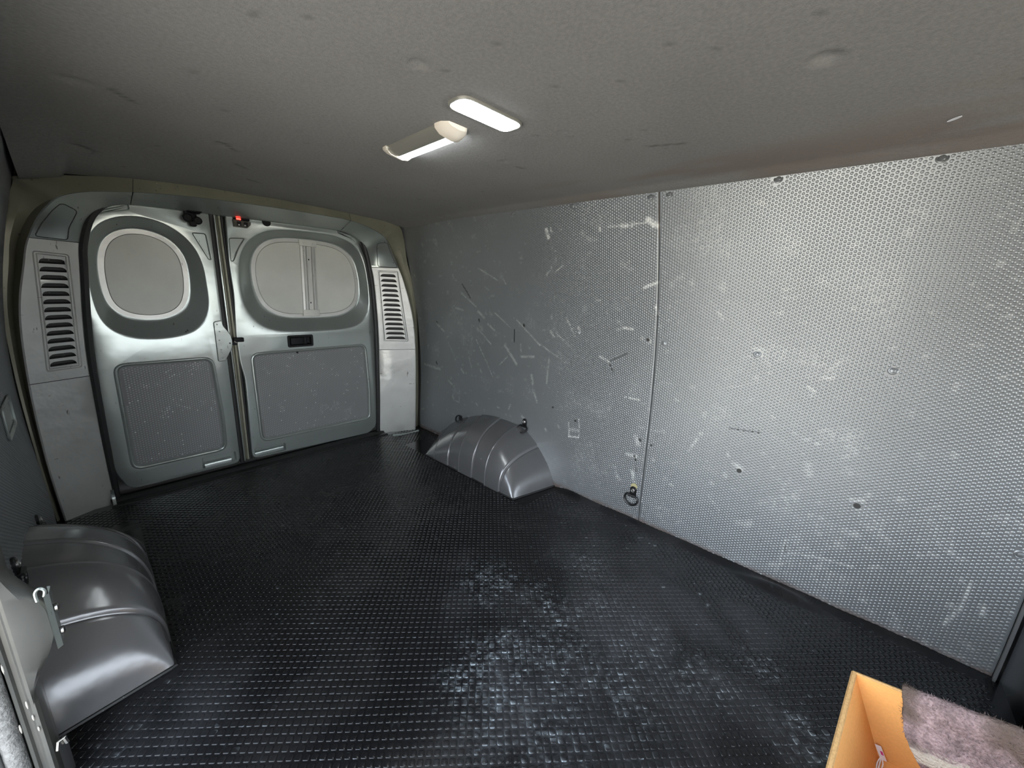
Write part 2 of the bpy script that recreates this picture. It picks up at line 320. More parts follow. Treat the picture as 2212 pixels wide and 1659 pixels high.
# scuffs, scratches, cracks and the painted dark of holes on the right-hand panels: kind, y0, z0, y1, z1, width, strength
WEAR = [('L',-0.674,1.04,-0.805,0.984,5,0.6),('L',-0.833,1.008,-0.858,0.967,4,0.6),('L',-0.516,0.912,-0.627,0.844,9,0.35),('L',-0.71,0.948,-0.736,0.933,6,0.4),('L',-1.127,1.192,-1.135,1.162,13,1),('L',-1.151,1.197,-1.153,1.185,8,0.8),('L',-1.378,1.189,-1.383,1.174,8,0.8),('L',-1.471,1.183,-1.51,1.183,9,0.9),('L',-1.415,1.185,-1.574,1.188,5,0.5),('L',-1.57,1.197,-1.602,1.177,16,1),('L',-1.564,0.969,-1.615,0.99,9,0.7),('L',-0.92,0.794,-1.065,0.686,5,0.7),('L',-1.213,0.829,-1.26,0.753,6,0.6),('L',-1.278,0.791,-1.284,0.775,12,0.6),('L',-0.766,0.82,-0.877,0.752,5,0.6),('L',-0.835,0.657,-0.918,0.57,12,0.5),('L',-0.643,0.818,-0.687,0.788,12,0.5),('L',-0.714,0.757,-0.761,0.728,9,0.5),('L',-0.948,0.613,-1.029,0.625,10,0.5),('L',-0.267,0.717,-0.338,0.678,10,0.4),('L',-0.456,0.827,-0.519,0.817,10,0.35),('L',-0.615,0.664,-0.75,0.473,4,0.5),('L',-0.626,0.728,-0.733,0.651,6,0.5),('L',-1.02,0.529,-1.031,0.486,12,0.5),('L',-0.794,0.543,-0.854,0.6,4,0.5),('L',-1.128,0.759,-1.144,0.737,11,0.6),('L',-1.065,0.692,-1.178,0.641,5,0.5),('L',-1.157,0.756,-1.258,0.688,4,0.4),('L',-1.489,0.811,-1.527,0.81,9,0.6),('L',-1.611,0.903,-1.622,0.876,8,0.6),('L',-1.391,0.679,-1.434,0.663,9,0.5),('L',-1.361,0.911,-1.381,0.914,6,0.5),('L',-0.129,0.443,-0.287,0.437,14,0.35),('L',-0.489,0.471,-0.512,0.452,10,0.4),('L',-0.649,0.498,-0.665,0.479,8,0.4),('L',-0.374,0.38,-0.41,0.364,9,0.4),('L',-0.942,0.677,-0.947,0.639,4,0.6),('L',-0.553,0.555,-0.582,0.486,4,0.4),('L',-0.371,0.613,-0.431,0.53,4,0.3),('L',-1.116,0.508,-1.121,0.633,7,0.4),('L',-1.111,1.01,-1.141,1.041,8,0.4),('L',-1.159,1.021,-1.201,1.051,4,0.5),('L',-1.595,0.778,-1.601,0.769,10,0.6),('L',-1.519,0.527,-1.585,0.528,6,0.6),('L',-1.798,0.378,-1.821,0.431,9,0.6),('L',-1.96,0.374,-1.977,0.366,14,0.7),('L',-2.003,0.174,-2.037,0.18,20,0.45),('L',-1.932,0.325,-1.936,0.322,10,0.6),('L',-1.893,0.281,-1.898,0.28,10,0.6),('L',-1.752,0.221,-1.762,0.22,10,0.5),('L',-1.669,0.296,-1.674,0.296,12,0.6),('L',-1.893,0.231,-1.935,0.188,4,0.4),('L',-2.143,0.175,-2.134,0.008,6,0.5),('L',-2.155,0.129,-2.224,0.153,5,0.7),('L',-2.224,0.153,-2.313,0.166,5,0.7),('L',-2.117,0.063,-2.146,0.085,13,0.5),('L',-2.27,0.373,-2.294,0.38,11,0.6),('L',-2.276,0.267,-2.299,0.269,18,0.5),('L',-1.803,0.079,-1.815,0.091,7,0.5),('L',-1.589,0.372,-1.604,0.338,16,0.4),('L',-1.562,0.286,-1.606,0.289,13,0.5),('L',-1.594,0.223,-1.612,0.179,14,0.5),('L',-1.537,0.185,-1.542,0.152,6,0.4),('L',-1.524,0.192,-1.533,0.172,7,0.4),('L',-1.647,0.416,-1.711,0.424,4,0.4),('L',-2.045,0.508,-2.078,0.5,6,0.4),('L',-2.15,0.446,-2.159,0.414,18,0.4),('L',-2.159,0.516,-2.165,0.518,7,0.7),('L',-2.268,0.539,-2.276,0.539,5,0.6),('L',-1.926,0.41,-1.932,0.398,6,0.6),('L',-1.93,0.033,-1.938,0.032,12,0.4),('L',-2.289,0.348,-2.293,0.342,8,0.5),('L',-2.273,0.374,-2.296,0.378,9,0.5),('L',-2.347,0.291,-2.35,0.327,7,0.4),('L',-2.483,0.31,-2.486,0.307,11,0.7),('L',-2.475,0.373,-2.483,0.322,4,0.5),('L',-2.535,0.245,-2.532,0.164,6,0.8),('L',-2.532,0.164,-2.515,0.102,8,0.8),('L',-2.566,0.195,-2.569,0.169,10,0.9),('L',-2.495,0.029,-2.502,0.008,8,0.6),('L',-2.56,0.074,-2.573,0.064,12,0.5),('L',-2.565,0.037,-2.572,0.017,9,0.4),('L',-2.349,0.073,-2.36,0.07,8,0.8),('L',-2.447,0.397,-2.464,0.4,4,0.6),('L',-2.412,0.4,-2.441,0.427,5,0.4),('L',-2.557,0.499,-2.563,0.493,7,0.6),('L',-2.516,0.243,-2.519,0.24,9,0.6),('L',-2.526,0.385,-2.533,0.386,6,0.5),('L',-2.457,0.327,-2.462,0.32,3,0.7),('L',-2.46,0.217,-2.462,0.218,4,1),('L',-2.514,0.167,-2.515,0.167,5,1),('L',-2.609,0.092,-2.621,0.072,9,0.4),('L',-2.469,0.064,-2.481,0.067,5,0.5),('L',-2.607,0.204,-2.613,0.199,9,0.4),('L',-2.426,0.06,-2.433,0.059,9,0.4),('L',-2.106,0.69,-2.125,0.678,7,0.7),('L',-2.137,0.723,-2.157,0.727,9,0.6),('L',-2.145,0.745,-2.172,0.791,10,0.4),('L',-2.197,0.986,-2.202,1.012,10,0.35),('L',-1.881,0.638,-1.977,0.676,4,0.35),('L',-1.825,0.898,-1.843,0.877,8,0.5),('L',-1.576,1.196,-1.589,1.174,9,0.7),('L',-1.945,0.788,-1.978,0.79,7,0.6),('L',-1.262,0.347,-1.27,0.279,6,0.6),('L',-1.27,0.279,-1.324,0.29,7,0.7),('L',-1.314,0.377,-1.324,0.29,6,0.5),('L',-1.27,0.316,-1.315,0.32,14,0.35),('L',-1.037,0.455,-1.067,0.4,9,0.5),('L',-0.417,0.304,-0.427,0.275,5,0.4),('L',-0.428,0.27,-0.483,0.266,5,0.4),('L',-0.477,0.338,-0.482,0.272,4,0.4),('L',-0.977,0.303,-1.007,0.288,10,0.5),('L',-0.628,0.295,-0.643,0.283,8,0.4),('L',-0.801,0.31,-0.814,0.309,8,0.5),('L',-0.881,0.32,-0.891,0.346,9,0.4),('L',-1.132,0.277,-1.138,0.27,9,0.5),('L',-1.203,0.318,-1.209,0.307,6,0.5),('D',-1.514,0.712,-1.439,0.667,3,0.6),('D',-1.434,0.658,-1.458,0.621,4,0.8),('D',-0.535,0.956,-0.589,0.888,6,0.6),('D',-0.902,0.748,-0.9,0.684,3,0.9),('D',-0.644,0.772,-0.648,0.766,6,0.9),('D',-0.964,0.777,-0.968,0.77,7,0.95),('D',-1.59,0.778,-1.594,0.773,7,0.9),('D',-0.251,0.479,-0.259,0.464,6,0.8),('D',-0.268,0.732,-0.275,0.723,6,0.6),('D',-1.603,1.288,-1.609,1.182,3,0.5),('D',-1.594,0.29,-1.603,0.271,5,0.9),('D',-1.607,0.256,-1.61,0.229,3,0.7),('D',-1.916,0.5,-2.006,0.509,2.5,0.6),('D',-2.143,0.165,-2.149,0.125,2.5,0.7),('D',-2.075,0.14,-2.078,0.132,3,0.7),('D',-1.606,0.365,-1.61,0.361,6,0.95)]
def wall_wear(y, z):
    L = np.zeros_like(y); D = np.zeros_like(y)
    n1 = fbm(y * 90, z * 90, 3); n2 = fbm(y * 260 + 7, z * 260, 9, 2)
    for k, a, b, c, d, w_, s_ in WEAR:
        ww = w_ * 0.00062; mk = (np.abs(y - (a + c) / 2) < abs(a - c) / 2 + 3 * ww) & (np.abs(z - (b + d) / 2) < abs(b - d) / 2 + 3 * ww)
        if not mk.any(): continue
        ds = segd(y[mk], z[mk], a, b, c, d)
        if k == 'L':
            v = (1.0 if (a + c) / 2 > -1.64 else 0.52) * s_ * np.clip(1.35 - ds / ww, 0, 1) * sstep(0.30, 0.62, 0.6 * n1[mk] + 0.4 * n2[mk] + 0.08 * s_); L[mk] = np.maximum(L[mk], v)
        else:
            v = s_ * np.clip(1.6 - ds / ww, 0, 1); D[mk] = np.maximum(D[mk], v)
    L = np.maximum(L, 0.28 * sstep(0.72, 0.80, fbm(y * 30, z * 42, 21)) * n2)
    L = np.maximum(L, 0.20 * sstep(0.62, 0.78, fbm(y * 9, z * 9, 31)) * sstep(0.45, 0.8, n2))
    G = 0.9 * sstep(0.030, 0.0, z - 0.012 * fbm(y * 12, z * 0, 5)) * sstep(0.35, 0.6, n1 + 0.15)
    return np.stack([L, D, G], 1)

FAST = [(-1.941, 1.271), (-2.253, 1.271), (-1.577, 1.268), (-1.640, 1.268), (-1.264, 1.270), (-0.951, 1.270), (-2.278, 0.771), (-1.959, 0.771), (-1.656, 0.770), (-1.276, 0.771), (-2.591, 0.358), (-2.57, 0.78)]
HOLES = [(-1.972, 0.358, 0.0062), (-2.285, 0.358, 0.0066), (-1.657, 0.355, 0.0035), (-1.610, 0.362, 0.0036), (-0.965, 0.772, 0.0042), (-0.645, 0.776, 0.0035), (-1.592, 0.775, 0.0045), (-1.164, 0.397, 0.004), (-1.296, 0.363, 0.0045)]

def wall_pts(y, z, s, h=0.0):
    """point on side wall s (+1 right, -1 left) lifted h towards the inside"""
    n = np.hypot(1, wdx(z)); return np.stack([s * (wx(z) - h / n), y, z + h * wdx(z) / n], -1)
def wall_panel(parent, s, ya, yb, step, name='wall_panel', wear=True, zt=1.285):
    nz = int(zt / step) + 1; ny = int((ya(0) - yb(0)) / step) + 1
    z = np.linspace(0.0, zt, nz); t = np.linspace(0, 1, ny); Z, T = np.meshgrid(z, t, indexing='ij'); Y = ya(Z) * (1 - T) + yb(Z) * T
    V = wall_pts(Y.ravel(), Z.ravel(), s); idx = np.arange(nz * ny).reshape(nz, ny)
    Q = np.stack([idx[:-1, :-1], idx[:-1, 1:], idx[1:, 1:], idx[1:, :-1]], -1).reshape(-1, 4)
    if s < 0: Q = Q[:, ::-1]
    # panel thickness: border folded back 5 mm
    ring = np.r_[idx[0, :], idx[1:, -1], idx[-1, -2::-1], idx[-2:0:-1, 0]]; n0 = len(V); m_ = len(ring)
    V2 = V[ring] + np.array([s * 0.005, 0, 0]); B = np.stack([ring, np.roll(ring, -1), n0 + (np.arange(m_) + 1) % m_, n0 + np.arange(m_)], 1)[:, ::-1 if s > 0 else 1]
    w_ = wall_wear(np.r_[Y.ravel(), Y.ravel()[ring]], np.r_[Z.ravel(), Z.ravel()[ring]]) if wear else np.zeros((len(V) + m_, 3))
    return big(name, np.vstack([V, V2]), np.vstack([Q, B]), M['panel'], parent, wear=w_)
def emboss(parent, s, ya, yb, fine, skip, wear=True, zt=1.283):
    """hexagonal grid of raised dimples pressed into the panel"""
    yy = np.arange(-2.62, 0, 0.00855); pts = []
    for i, y in enumerate(yy):
        z = np.arange(0.008 + (i % 2) * 0.005, zt - 0.004, 0.0100); k = (y < ya(z) - 0.005) & (y > yb(z) + 0.005); pts.append(np.stack([np.full(k.sum(), y), z[k]], 1))
    p = np.vstack(pts)
    for y, z, r in skip: p = p[np.hypot(p[:, 0] - y, p[:, 1] - z) > r]
    return domes(parent, p, lambda P2, h: wall_pts(P2[..., 0], P2[..., 1], s, h), fine, wall_wear(p[:, 0], p[:, 1]) if wear else None, M['panel'], flip=s < 0)
def domes(parent, p, f3, fine, wr, material, r=0.0040, h=0.00095, flip=False):
    prof = [(1.0, -0.0001), (0.68, 0.62 * h), (0.3, 0.95 * h)] if fine else [(1.0, -0.0001), (0.5, 0.8 * h)]
    nr = 8 if fine else 6; a = np.arange(nr) * 2 * math.pi / nr; V = []
    for q, hh in prof:
        P2 = p[:, None, :] + r * q * np.stack([np.cos(a), np.sin(a)], 1)[None]; V.append(f3(P2, hh))
    V.append(f3(p[:, None, :], h)); per = nr * len(prof) + 1
    V = np.concatenate(V, 1).reshape(-1, 3); tri = []
    for k in range(len(prof) - 1):
        for i in range(nr):
            j = (i + 1) % nr; A, B, C, D = k * nr + i, k * nr + j, (k + 1) * nr + j, (k + 1) * nr + i; tri += [(A, C, B), (A, D, C)]
    b = (len(prof) - 1) * nr
    for i in range(nr): tri.append((b + i, per - 1, b + (i + 1) % nr))
    tri = np.array(tri);
    if flip: tri = tri[:, ::-1]
    F3 = (np.arange(len(p))[:, None, None] * per + tri[None]).reshape(-1, 3)
    wv = None if wr is None else np.repeat(wr, per, 0)
    if wv is None: wv = np.zeros((len(V), 3))
    return big('embossing', V, F3, material, parent, kind='stuff', wear=wv)
def fastener_mb(): return MB().lathe((0, 0, 0), (-1, 0, 0), [(0.0115, -0.001), (0.0115, 0.0012), (0.0095, 0.0022), (0.0085, 0.0016), (0.0068, 0.0018), (0.0055, 0.0038), (0.0025, 0.0048)], 16)

# ---- right wall
wr_ = thing('wall_right', 'grey dimpled side wall of the cargo bay, right of the rear doors', 'wall', kind='structure')
sk = [(y, z, 0.014) for y, z in FAST] + [(y, z, r + 0.0045) for y, z, r in HOLES]
ysA = lambda z: y_seam(z) + 0.0012
ysB = lambda z: y_seam(z) - 0.0012
yF = lambda z: -2.62 + 0 * z
pr = wall_panel(wr_, 1, lambda z: y_rear(z), ysA, 0.0042); pr['label'] = 'scratched dimpled grey panel beside the rear doors'
pf = wall_panel(wr_, 1, ysB, yF, 0.0042); pf['label'] = 'dimpled grey panel nearest the cardboard box'
emboss(pr, 1, y_rear, ysA, False, sk); emboss(pf, 1, ysB, yF, True, sk)
fm = None
for y, z in FAST:
    par = pr if y > -1.63 else pf; al = math.atan(float(wdx(z)))
    if fm is None: fm = build('panel_fastener', fastener_mb(), M['panel'], par); o = fm
    else: o = copy_to(fm, par, (0, 0, 0))
    o.location = tuple(wall_pts(np.array(y), np.array(z), 1)); o.rotation_euler = (0, -al, 0)
for y, z, r in HOLES:
    par = pr if y > -1.63 else pf; c = wall_pts(np.array(y), np.array(z), 1)
    o = build('screw_hole_disc', MB().lathe(c, (-1, 0, wdx(z)), [(r * 1.35, -0.001), (r * 1.3, 0.0006), (r * 1.05, 0.0009), (r, 0.0004)], 14), M['cavity'], par)  # no hole is cut; a proud dark disc stands for its shade
    o['label'] = 'dark disc standing for the shade of an empty screw hole'
build('wall_backing', MB().loft([[(wx(z) + 0.012, y, z) for z in np.linspace(-0.02, 1.34, 24)] for y in (0.03, -2.6)], closed=False), M['cavity'], wr_)
# brown bare board edge showing at the top of the seam
build('seam_filler', MB().loft([[(wx(z) + 0.004, float(y_seam(z)) + dy, z) for z in np.linspace(1.14, 1.284, 8)] for dy in (-0.004, 0.004)], closed=False), mat('bare_board_edge', (0.22, 0.12, 0.05), 0.8), wr_)

# ---- left wall (mostly behind the opening)
wl_ = thing('wall_left', 'dark grey dimpled side wall, left of the rear doors', 'wall', kind='structure')
yL0 = lambda z: y_rear(z) + 0.0
yL1 = lambda z: -1.185 + 0 * z
pl = wall_panel(wl_, -1, yL0, yL1, 0.02, wear=False)
emboss(pl, -1, yL0, yL1, False, [(-0.42, 0.53, 0.06)], wear=False)
m_ = MB()
for dz, h_ in ((0, 0.0035), (0.008, 0.003)):
    lp = rrect(-0.52 + dz, 0.47 + dz, -0.325 - dz, 0.562 - dz, 0.012, 3)
    m_.tube([tuple(wall_pts(np.array(p[0]), np.array(p[1]), -1, h_)) for p in lp], 0.0028, 6, True)
m_.add([tuple(wall_pts(np.array(p[0]), np.array(p[1]), -1, 0.0015)) for p in rrect(-0.52, 0.47, -0.325, 0.562, 0.012, 3)], [tuple(range(16))])
o = build('pull_recess', m_, M['silver'], pl); o['label'] = 'bright rimmed recess in the panel'
build('wall_backing', MB().loft([[(-wx(z) - 0.012, y, z) for z in np.linspace(-0.02, 1.34, 24)] for y in (0.03, -1.19)], closed=False), M['cavity'], wl_)

# ------------------------------------------------------------------ ceiling
cy = np.linspace(-3.1, -0.11, 300); cx = np.linspace(-0.706, 0.706, 142); X, Y = np.meshgrid(cx, cy, indexing='ij')
edge = np.interp(X, [-0.706, -0.684, -0.613, -0.606, -0.44, -0.265, 0.03, 0.235, 0.56, 0.706], [1.205, 1.211, 1.232, 1.244, 1.264, 1.278, 1.286, 1.286, 1.277, 1.262])
Zc = H + (edge - H) * sstep(-0.75, -0.13, Y) ** 1.5 + 0.0015 * (fbm(X * 4, Y * 4, 11) - 0.5)
Zc -= 0.010 * sstep(0.63, 0.706, np.abs(X)) * (1 - sstep(-0.75, -0.13, Y))
for x, y, r, d in [(-0.216, -1.559, 0.017, 0.006), (0.144, -2.07, 0.022, 0.009), (0.149, -1.598, 0.012, 0.004), (-0.213, -1.077, 0.012, 0.004), (-0.586, -0.958, 0.03, 0.005), (-0.577, -0.429, 0.03, 0.004), (-0.302, -0.779, 0.03, 0.004), (-0.211, -0.569, 0.022, 0.003), (-0.1, -0.9, 0.012, 0.002), (0.22, -1.35, 0.014, 0.003)]:
    q = np.hypot((X - x), (Y - y)) / r; Zc += d * np.clip(1 - q * q, 0, 1) ** 1.5 - 0.12 * d * np.exp(-((q - 1.25) / 0.25) ** 2)
st = 0.75 * sstep(0.30, 0.62, X + 0.22 * (fbm(X * 5, Y * 2.2, 15) - 0.5)) * sstep(-0.9, -1.5, Y) * sstep(0.35, 0.6, fbm(X * 9, Y * 3, 19))
sp = np.maximum.reduce([0.9 * np.clip(1.5 - segd(X, Y, *s) / 0.004, 0, 1) for s in [(0.33, -1.72, 0.36, -1.80), (-0.54, -0.98, -0.50, -0.93), (-0.58, -0.45, -0.54, -0.42), (-0.33, -0.80, -0.27, -0.75), (-0.24, -0.6, -0.2, -0.56), (-0.16, -0.42, -0.12, -0.4), (-0.45, -1.2, -0.45, -1.21), (-0.37, -1.05, -0.37, -1.06)]])
sp = np.maximum(sp, 0.6 * sstep(0.90, 0.93, fbm(X * 40, Y * 40, 41, 2)))
lt = 0.9 * sstep(0.91, 0.93, fbm(X * 60, Y * 60, 51, 2)) * sstep(-0.9, -0.3, Y)
idx = np.arange(X.size).reshape(X.shape); Q = np.stack([idx[:-1, :-1], idx[1:, :-1], idx[1:, 1:], idx[:-1, 1:]], -1).reshape(-1, 4)[:, ::-1]
ceil_ = big('ceiling', np.stack([X, Y, Zc], -1).reshape(-1, 3), Q, M['felt'], wear=np.stack([st, sp, lt], -1).reshape(-1, 3))
tag(ceil_, 'grey felt headliner overhead with shallow dents and dark smudges', 'ceiling', 'structure')
build('paint_fleck', MB().loft([[(0.503 + a * math.cos(t) - 0.3 * b * math.sin(t), -2.243 + a * 0.8 * math.cos(t) + b * math.sin(t), 1.2865 - k) for t in np.linspace(0, 6.28, 12, endpoint=False) for a, b in ((0.010, 0.004),)] for k in (0, 0.0012)], True, False, True), M['white'], ceil_, label='small white chip')

# ------------------------------------------------------------------ floor
fx = np.arange(-0.83, 0.8301, 0.0085); fy = np.arange(-2.62, -0.03, 0.0085); X, Y = np.meshgrid(fx, fy, indexing='ij')
def dust(x, y):
    n = fbm(x * 7, y * 7, 61); n2 = fbm(x * 110, y * 110, 67); st_ = fbm((x + y) * 3.2, (x - y) * 9, 71)
    a = np.zeros_like(x)
    for cx_, cy_, r, s_ in [(0.0, -1.78, 0.17, 0.9), (-.02, -1.92, 0.18, 0.8), (0.2, -1.85, 0.20, 0.8), (0.36, -1.85, 0.22, 0.8), (0.50, -1.98, 0.22, 0.8), (0.22, -2.10, 0.20, 0.7), (0.52, -1.62, 0.22, 0.55), (0.1, -1.45, 0.18, 0.25), (0.66, -1.75, 0.15, 0.5), (0.0, -2.1, 0.15, 0.5), (0.7, -1.45, 0.12, 0.4), (-0.64, -1.22, 0.10, 0.5)]:
        a = np.maximum(a, s_ * np.exp(-((x - cx_) ** 2 + (y - cy_) ** 2) / r ** 2))
    D = np.clip(a * (0.35 + 1.3 * sstep(0.35, 0.7, 0.6 * n + 0.4 * st_)), 0, 1)
    b = np.zeros_like(x)
    for cx_, cy_, r, s_ in [(-.075, -1.633, .06, .9), (-.10, -1.72, .07, .8), (-.15, -1.63, .05, .7), (-.20, -1.74, .06, .45), (.173, -1.692, .05, 1), (.214, -1.698, .045, 1), (.18, -1.637, .05, .8), (0, -1.65, .06, .7), (-.10, -1.868, .09, .55), (.281, -2.254, .05, 1), (.276, -2.287, .05, 1), (.29, -2.06, .05, .7), (.278, -2.10, .05, .6), (.30, -1.76, .06, .55), (.177, -1.583, .07, .6), (.127, -1.449, .09, .5), (.433, -1.632, .08, .5), (.26, -1.923, .08, .5), (.25, -2.025, .05, .6), (.416, -2.16, .05, .4), (.11, -1.93, .10, .5), (.05, -1.78, .12, .5)]:
        b = np.maximum(b, s_ * np.exp(-((x - cx_) ** 2 + (y - cy_) ** 2) / r ** 2))
    W = np.clip(b * sstep(0.42, 0.68, n2) * 1.0 + sstep(0.82, 0.86, fbm(x * 90, y * 90, 77, 2)) * (0.15 + 0.6 * a), 0, 1)
    return np.stack([D, W, 0.35 * sstep(0.45, 0.7, n)], -1)
lip = sstep(0.775, 0.822, X) * (0.010 + 0.012 * fbm(Y * 9, X * 0, 81)) * sstep(-1.2, -1.3, Y)
fold = np.exp(-((X - 0.775) / 0.02) ** 2) * np.exp(-((Y + 2.15) / 0.09) ** 2) * 0.022
Zf = 0.0012 * (fbm(X * 5, Y * 5, 83) - 0.5) + lip + fold
idx = np.arange(X.size).reshape(X.shape); Q = np.stack([idx[:-1, :-1], idx[1:, :-1], idx[1:, 1:], idx[:-1, 1:]], -1).reshape(-1, 4)
floor_ = big('floor', np.stack([X, Y, Zf], -1).reshape(-1, 3), Q, M['rubber'], wear=dust(X.ravel(), Y.ravel()) * np.array([1, .12, 1]))
tag(floor_, 'black rubber floor mat with square studs, dusty near the door', 'floor', 'structure')
def studs(near):
    p = 0.0163; c45 = math.cos(math.pi / 4); g = np.arange(-140, 141); I, J = np.meshgrid(g, g); a = I.ravel() * p; b = J.ravel() * p
    x = (a - b) * c45 + 0.003; y = (a + b) * c45 - 1.3; k = (np.abs(x) < 0.795) & (y > -2.605) & (y < -0.075)
    x, y = x[k], y[k]
    def inarch(s, x0, ya, yb): return (s * x > x0 - 0.008) & (y < ya + 0.012) & (y > yb - 0.009)
    k = ~(inarch(1, 0.565, -0.29, -1.215) | inarch(-1, 0.605, -0.25, -1.11)); x, y = x[k], y[k]
    d = np.hypot(x + 0.65, y + 2.18); k = (d < 1.55) if near else (d >= 1.55); x, y = x[k], y[k]
    nc = 4 if near else 2; L = rrect(-0.0066, -0.0066, 0.0066, 0.0066, 0.0032 if near else 0.003, nc - 1); n = len(L)
    rot = np.array([[c45, -c45], [c45, c45]]); L = L @ rot.T
    prof = [(1.0, -0.0004), (0.96, 0.0008), (0.90, 0.0015), (0.80, 0.0018)] if near else [(1.0, -0.0004), (0.93, 0.0012), (0.82, 0.0016)]
    V = []
    hz = 0.0012 * (fbm(x * 5, y * 5, 83) - 0.5)
    hs = 1 + 0.25 * (rng.random(len(x)) - 0.5)
    for q, h_ in prof:
        V.append(np.stack([x[:, None] + L[None, :, 0] * q, y[:, None] + L[None, :, 1] * q, np.broadcast_to((hz + h_ * hs)[:, None], (len(x), n))], -1))
    V = np.concatenate(V, 1); per = n * len(prof); qs = []
    for kk in range(len(prof) - 1):
        for i in range(n):
            j = (i + 1) % n; qs.append((kk * n + i, kk * n + j, (kk + 1) * n + j, (kk + 1) * n + i))
    b0 = (len(prof) - 1) * n
    for i in range(n // 2 - 1): qs.append((b0 + i, b0 + i + 1, b0 + n - 2 - i, b0 + n - 1 - i))
    F4 = (np.arange(len(x))[:, None, None] * per + np.array(qs)[None]).reshape(-1, 4)
    vx, vy = V[..., 0].ravel(), V[..., 1].ravel(); wr = dust(vx, vy).reshape(-1, len(prof), n, 3)
    fine_ = sstep(0.36, 0.66, fbm(vx * 330, vy * 330, 87, 2)).reshape(-1, len(prof), n); wr[..., 1] *= fine_
    wr[:, 0, :, 1] *= .1; wr[:, 1, :, 1] *= .85; wr[:, -1, :, 1] *= .30; wr[:, -1, :, 0] *= .75; wr = wr.reshape(-1, 3)
    return big('mat_studs', V.reshape(-1, 3), F4, M['rubber'], floor_, kind='stuff', wear=wr)
studs(True); studs(False)
# black sill strip under the rear doors, two raised edges
m_ = MB()
prof = [(-0.072, -0.004), (-0.072, 0.004), (-0.066, 0.0065), (-0.058, 0.004), (-0.03, 0.004), (-0.022, 0.012), (-0.006, 0.016), (0.004, 0.010), (0.03, 0.008), (0.05, -0.004)]
m_.loft([[(x, y, z) for y, z in prof] for x in np.linspace(-0.665, 0.575, 30)], closed=False)
build('sill_strip', m_, M['seal'], floor_)
build('mat_edge', MB().box((0, -2.63, -0.012), (1.64, 0.02, 0.022)), M['rubber'], floor_)
# ------------------------------------------------------------------ rear frame around the doors
rear = thing('wall_rear', 'silver body frame with louvred pillars around the rear doors', 'wall', kind='structure')
OO = [(-.655, -.02), (-.655, .25), (-.650, .542), (-.640, .72), (-.618, .93), (-.605, 1.03), (-.575, 1.115), (-.52, 1.165), (-.449, 1.188), (-.28, 1.195), (0, 1.202), (.2, 1.207), (.36, 1.207), (.435, 1.192), (.49, 1.15), (.515, 1.105), (.53, 1.03), (.543, .93), (.556, .72), (.56, .546), (.56, .25), (.556, -.02)]
AA = [(-.79, -.02), (-.798, .25), (-.793, .542), (-.775, .78), (-.742, .94), (-.718, 1.03), (-.668, 1.127), (-.60, 1.187), (-.449, 1.222), (-.264, 1.242), (0, 1.254), (.246, 1.257), (.36, 1.254), (.47, 1.233), (.548, 1.196), (.605, 1.127), (.665, 1.035), (.70, .93), (.74, .75), (.757, .546), (.76, .25), (.759, -.02)]
WW = [(-.81, -.02), (-.818, .25), (-.82, .542), (-.81, .78), (-.783, .95), (-.765, 1.05), (-.725, 1.19), (-.69, 1.222), (-.44, 1.266), (-.265, 1.281), (0, 1.289), (.235, 1.289), (.36, 1.287), (.56, 1.279), (.67, 1.268), (.715, 1.215), (.748, 1.08), (.78, .97), (.81, .8), (.82, .546), (.82, .25), (.81, -.02)]
def yplane(x, z, s):
    """the flat pillar face: slants towards the camera away from the door opening"""
    xo = -0.650 + (z - .542) * (0.045 / .488) if s < 0 else 0.560 - (z - .546) * (0.030 / .484)
    return -0.03 - 0.5 * ((xo - x) if s < 0 else (x - xo))
def yO(i, p): return yplane(p[0], min(p[1], 1.03), -1) if i <= 5 else (yplane(p[0], min(p[1], 1.03), 1) if i >= 16 else -0.03)
def yA(i, p):
    if i <= 5: return yplane(p[0], p[1], -1)
    if i >= 16: return yplane(p[0], p[1], 1)
    return -0.148 if 7 <= i <= 14 else -0.118
O3 = [(p[0], yO(i, p), p[1]) for i, p in enumerate(OO)]
A3 = [(p[0], yA(i, p), p[1] if (i <= 5 or i >= 16) else 0.93 + (p[1] - 0.93) * (2.18 + yA(i, p)) / 2.08) for i, p in enumerate(AA)]
W3 = [(p[0], (-0.058 if (i <= 5 or i >= 16) else (-0.075 if i in (6, 15) else (-0.10 if i in (7, 14) else -0.128))), p[1]) for i, p in enumerate(WW)]
SUB = 6
Oc, Ac, Wc = cr(O3, SUB, False), cr(A3, SUB, False), cr(W3, SUB, False)
nS = len(Oc); g_ = np.zeros(nS)
for i in range(nS):
    k = i / SUB; g_[i] = 1 - sstep(4.5, 7, k) if k < 11 else sstep(13.5, 16.3, k)
lat = Wc - Ac
Gc = Ac + lat * (0.45 * g_[:, None]) + np.c_[0 * g_, 0.055 * g_, 0 * g_]
Lc = Ac + lat * (0.72 * g_ + 0.5 * (1 - g_))[:, None] + np.c_[0 * g_, 0.012 * g_, 0 * g_]
A1 = Ac + (Oc - Ac) * 0.03
Bk = Oc + np.array([0, 0.05, 0]); C1 = Oc + np.array([0, 0.006, 0])
cen = np.array([-0.04, 0, 0.6])
def inward(P, d): v = P - cen; v[:, 1] = 0; return P - v / np.linalg.norm(v, axis=1)[:, None] * d
C1 = inward(C1, 0.003); Bk = inward(Bk, 0.004)
def strip(name, i0, i1, rows, material, **k):
    s = slice(i0, i1 + 1); return build(name, MB().loft([r[s] for r in rows], closed=False), material, rear, **k)
def shrink(P, i0, i1, gap=0.0012):
    Q = P.copy(); t = Q[i0 + 1] - Q[i0]; Q[i0] += t / np.linalg.norm(t) * gap; t = Q[i1 - 1] - Q[i1]; Q[i1] += t / np.linalg.norm(t) * gap; return Q
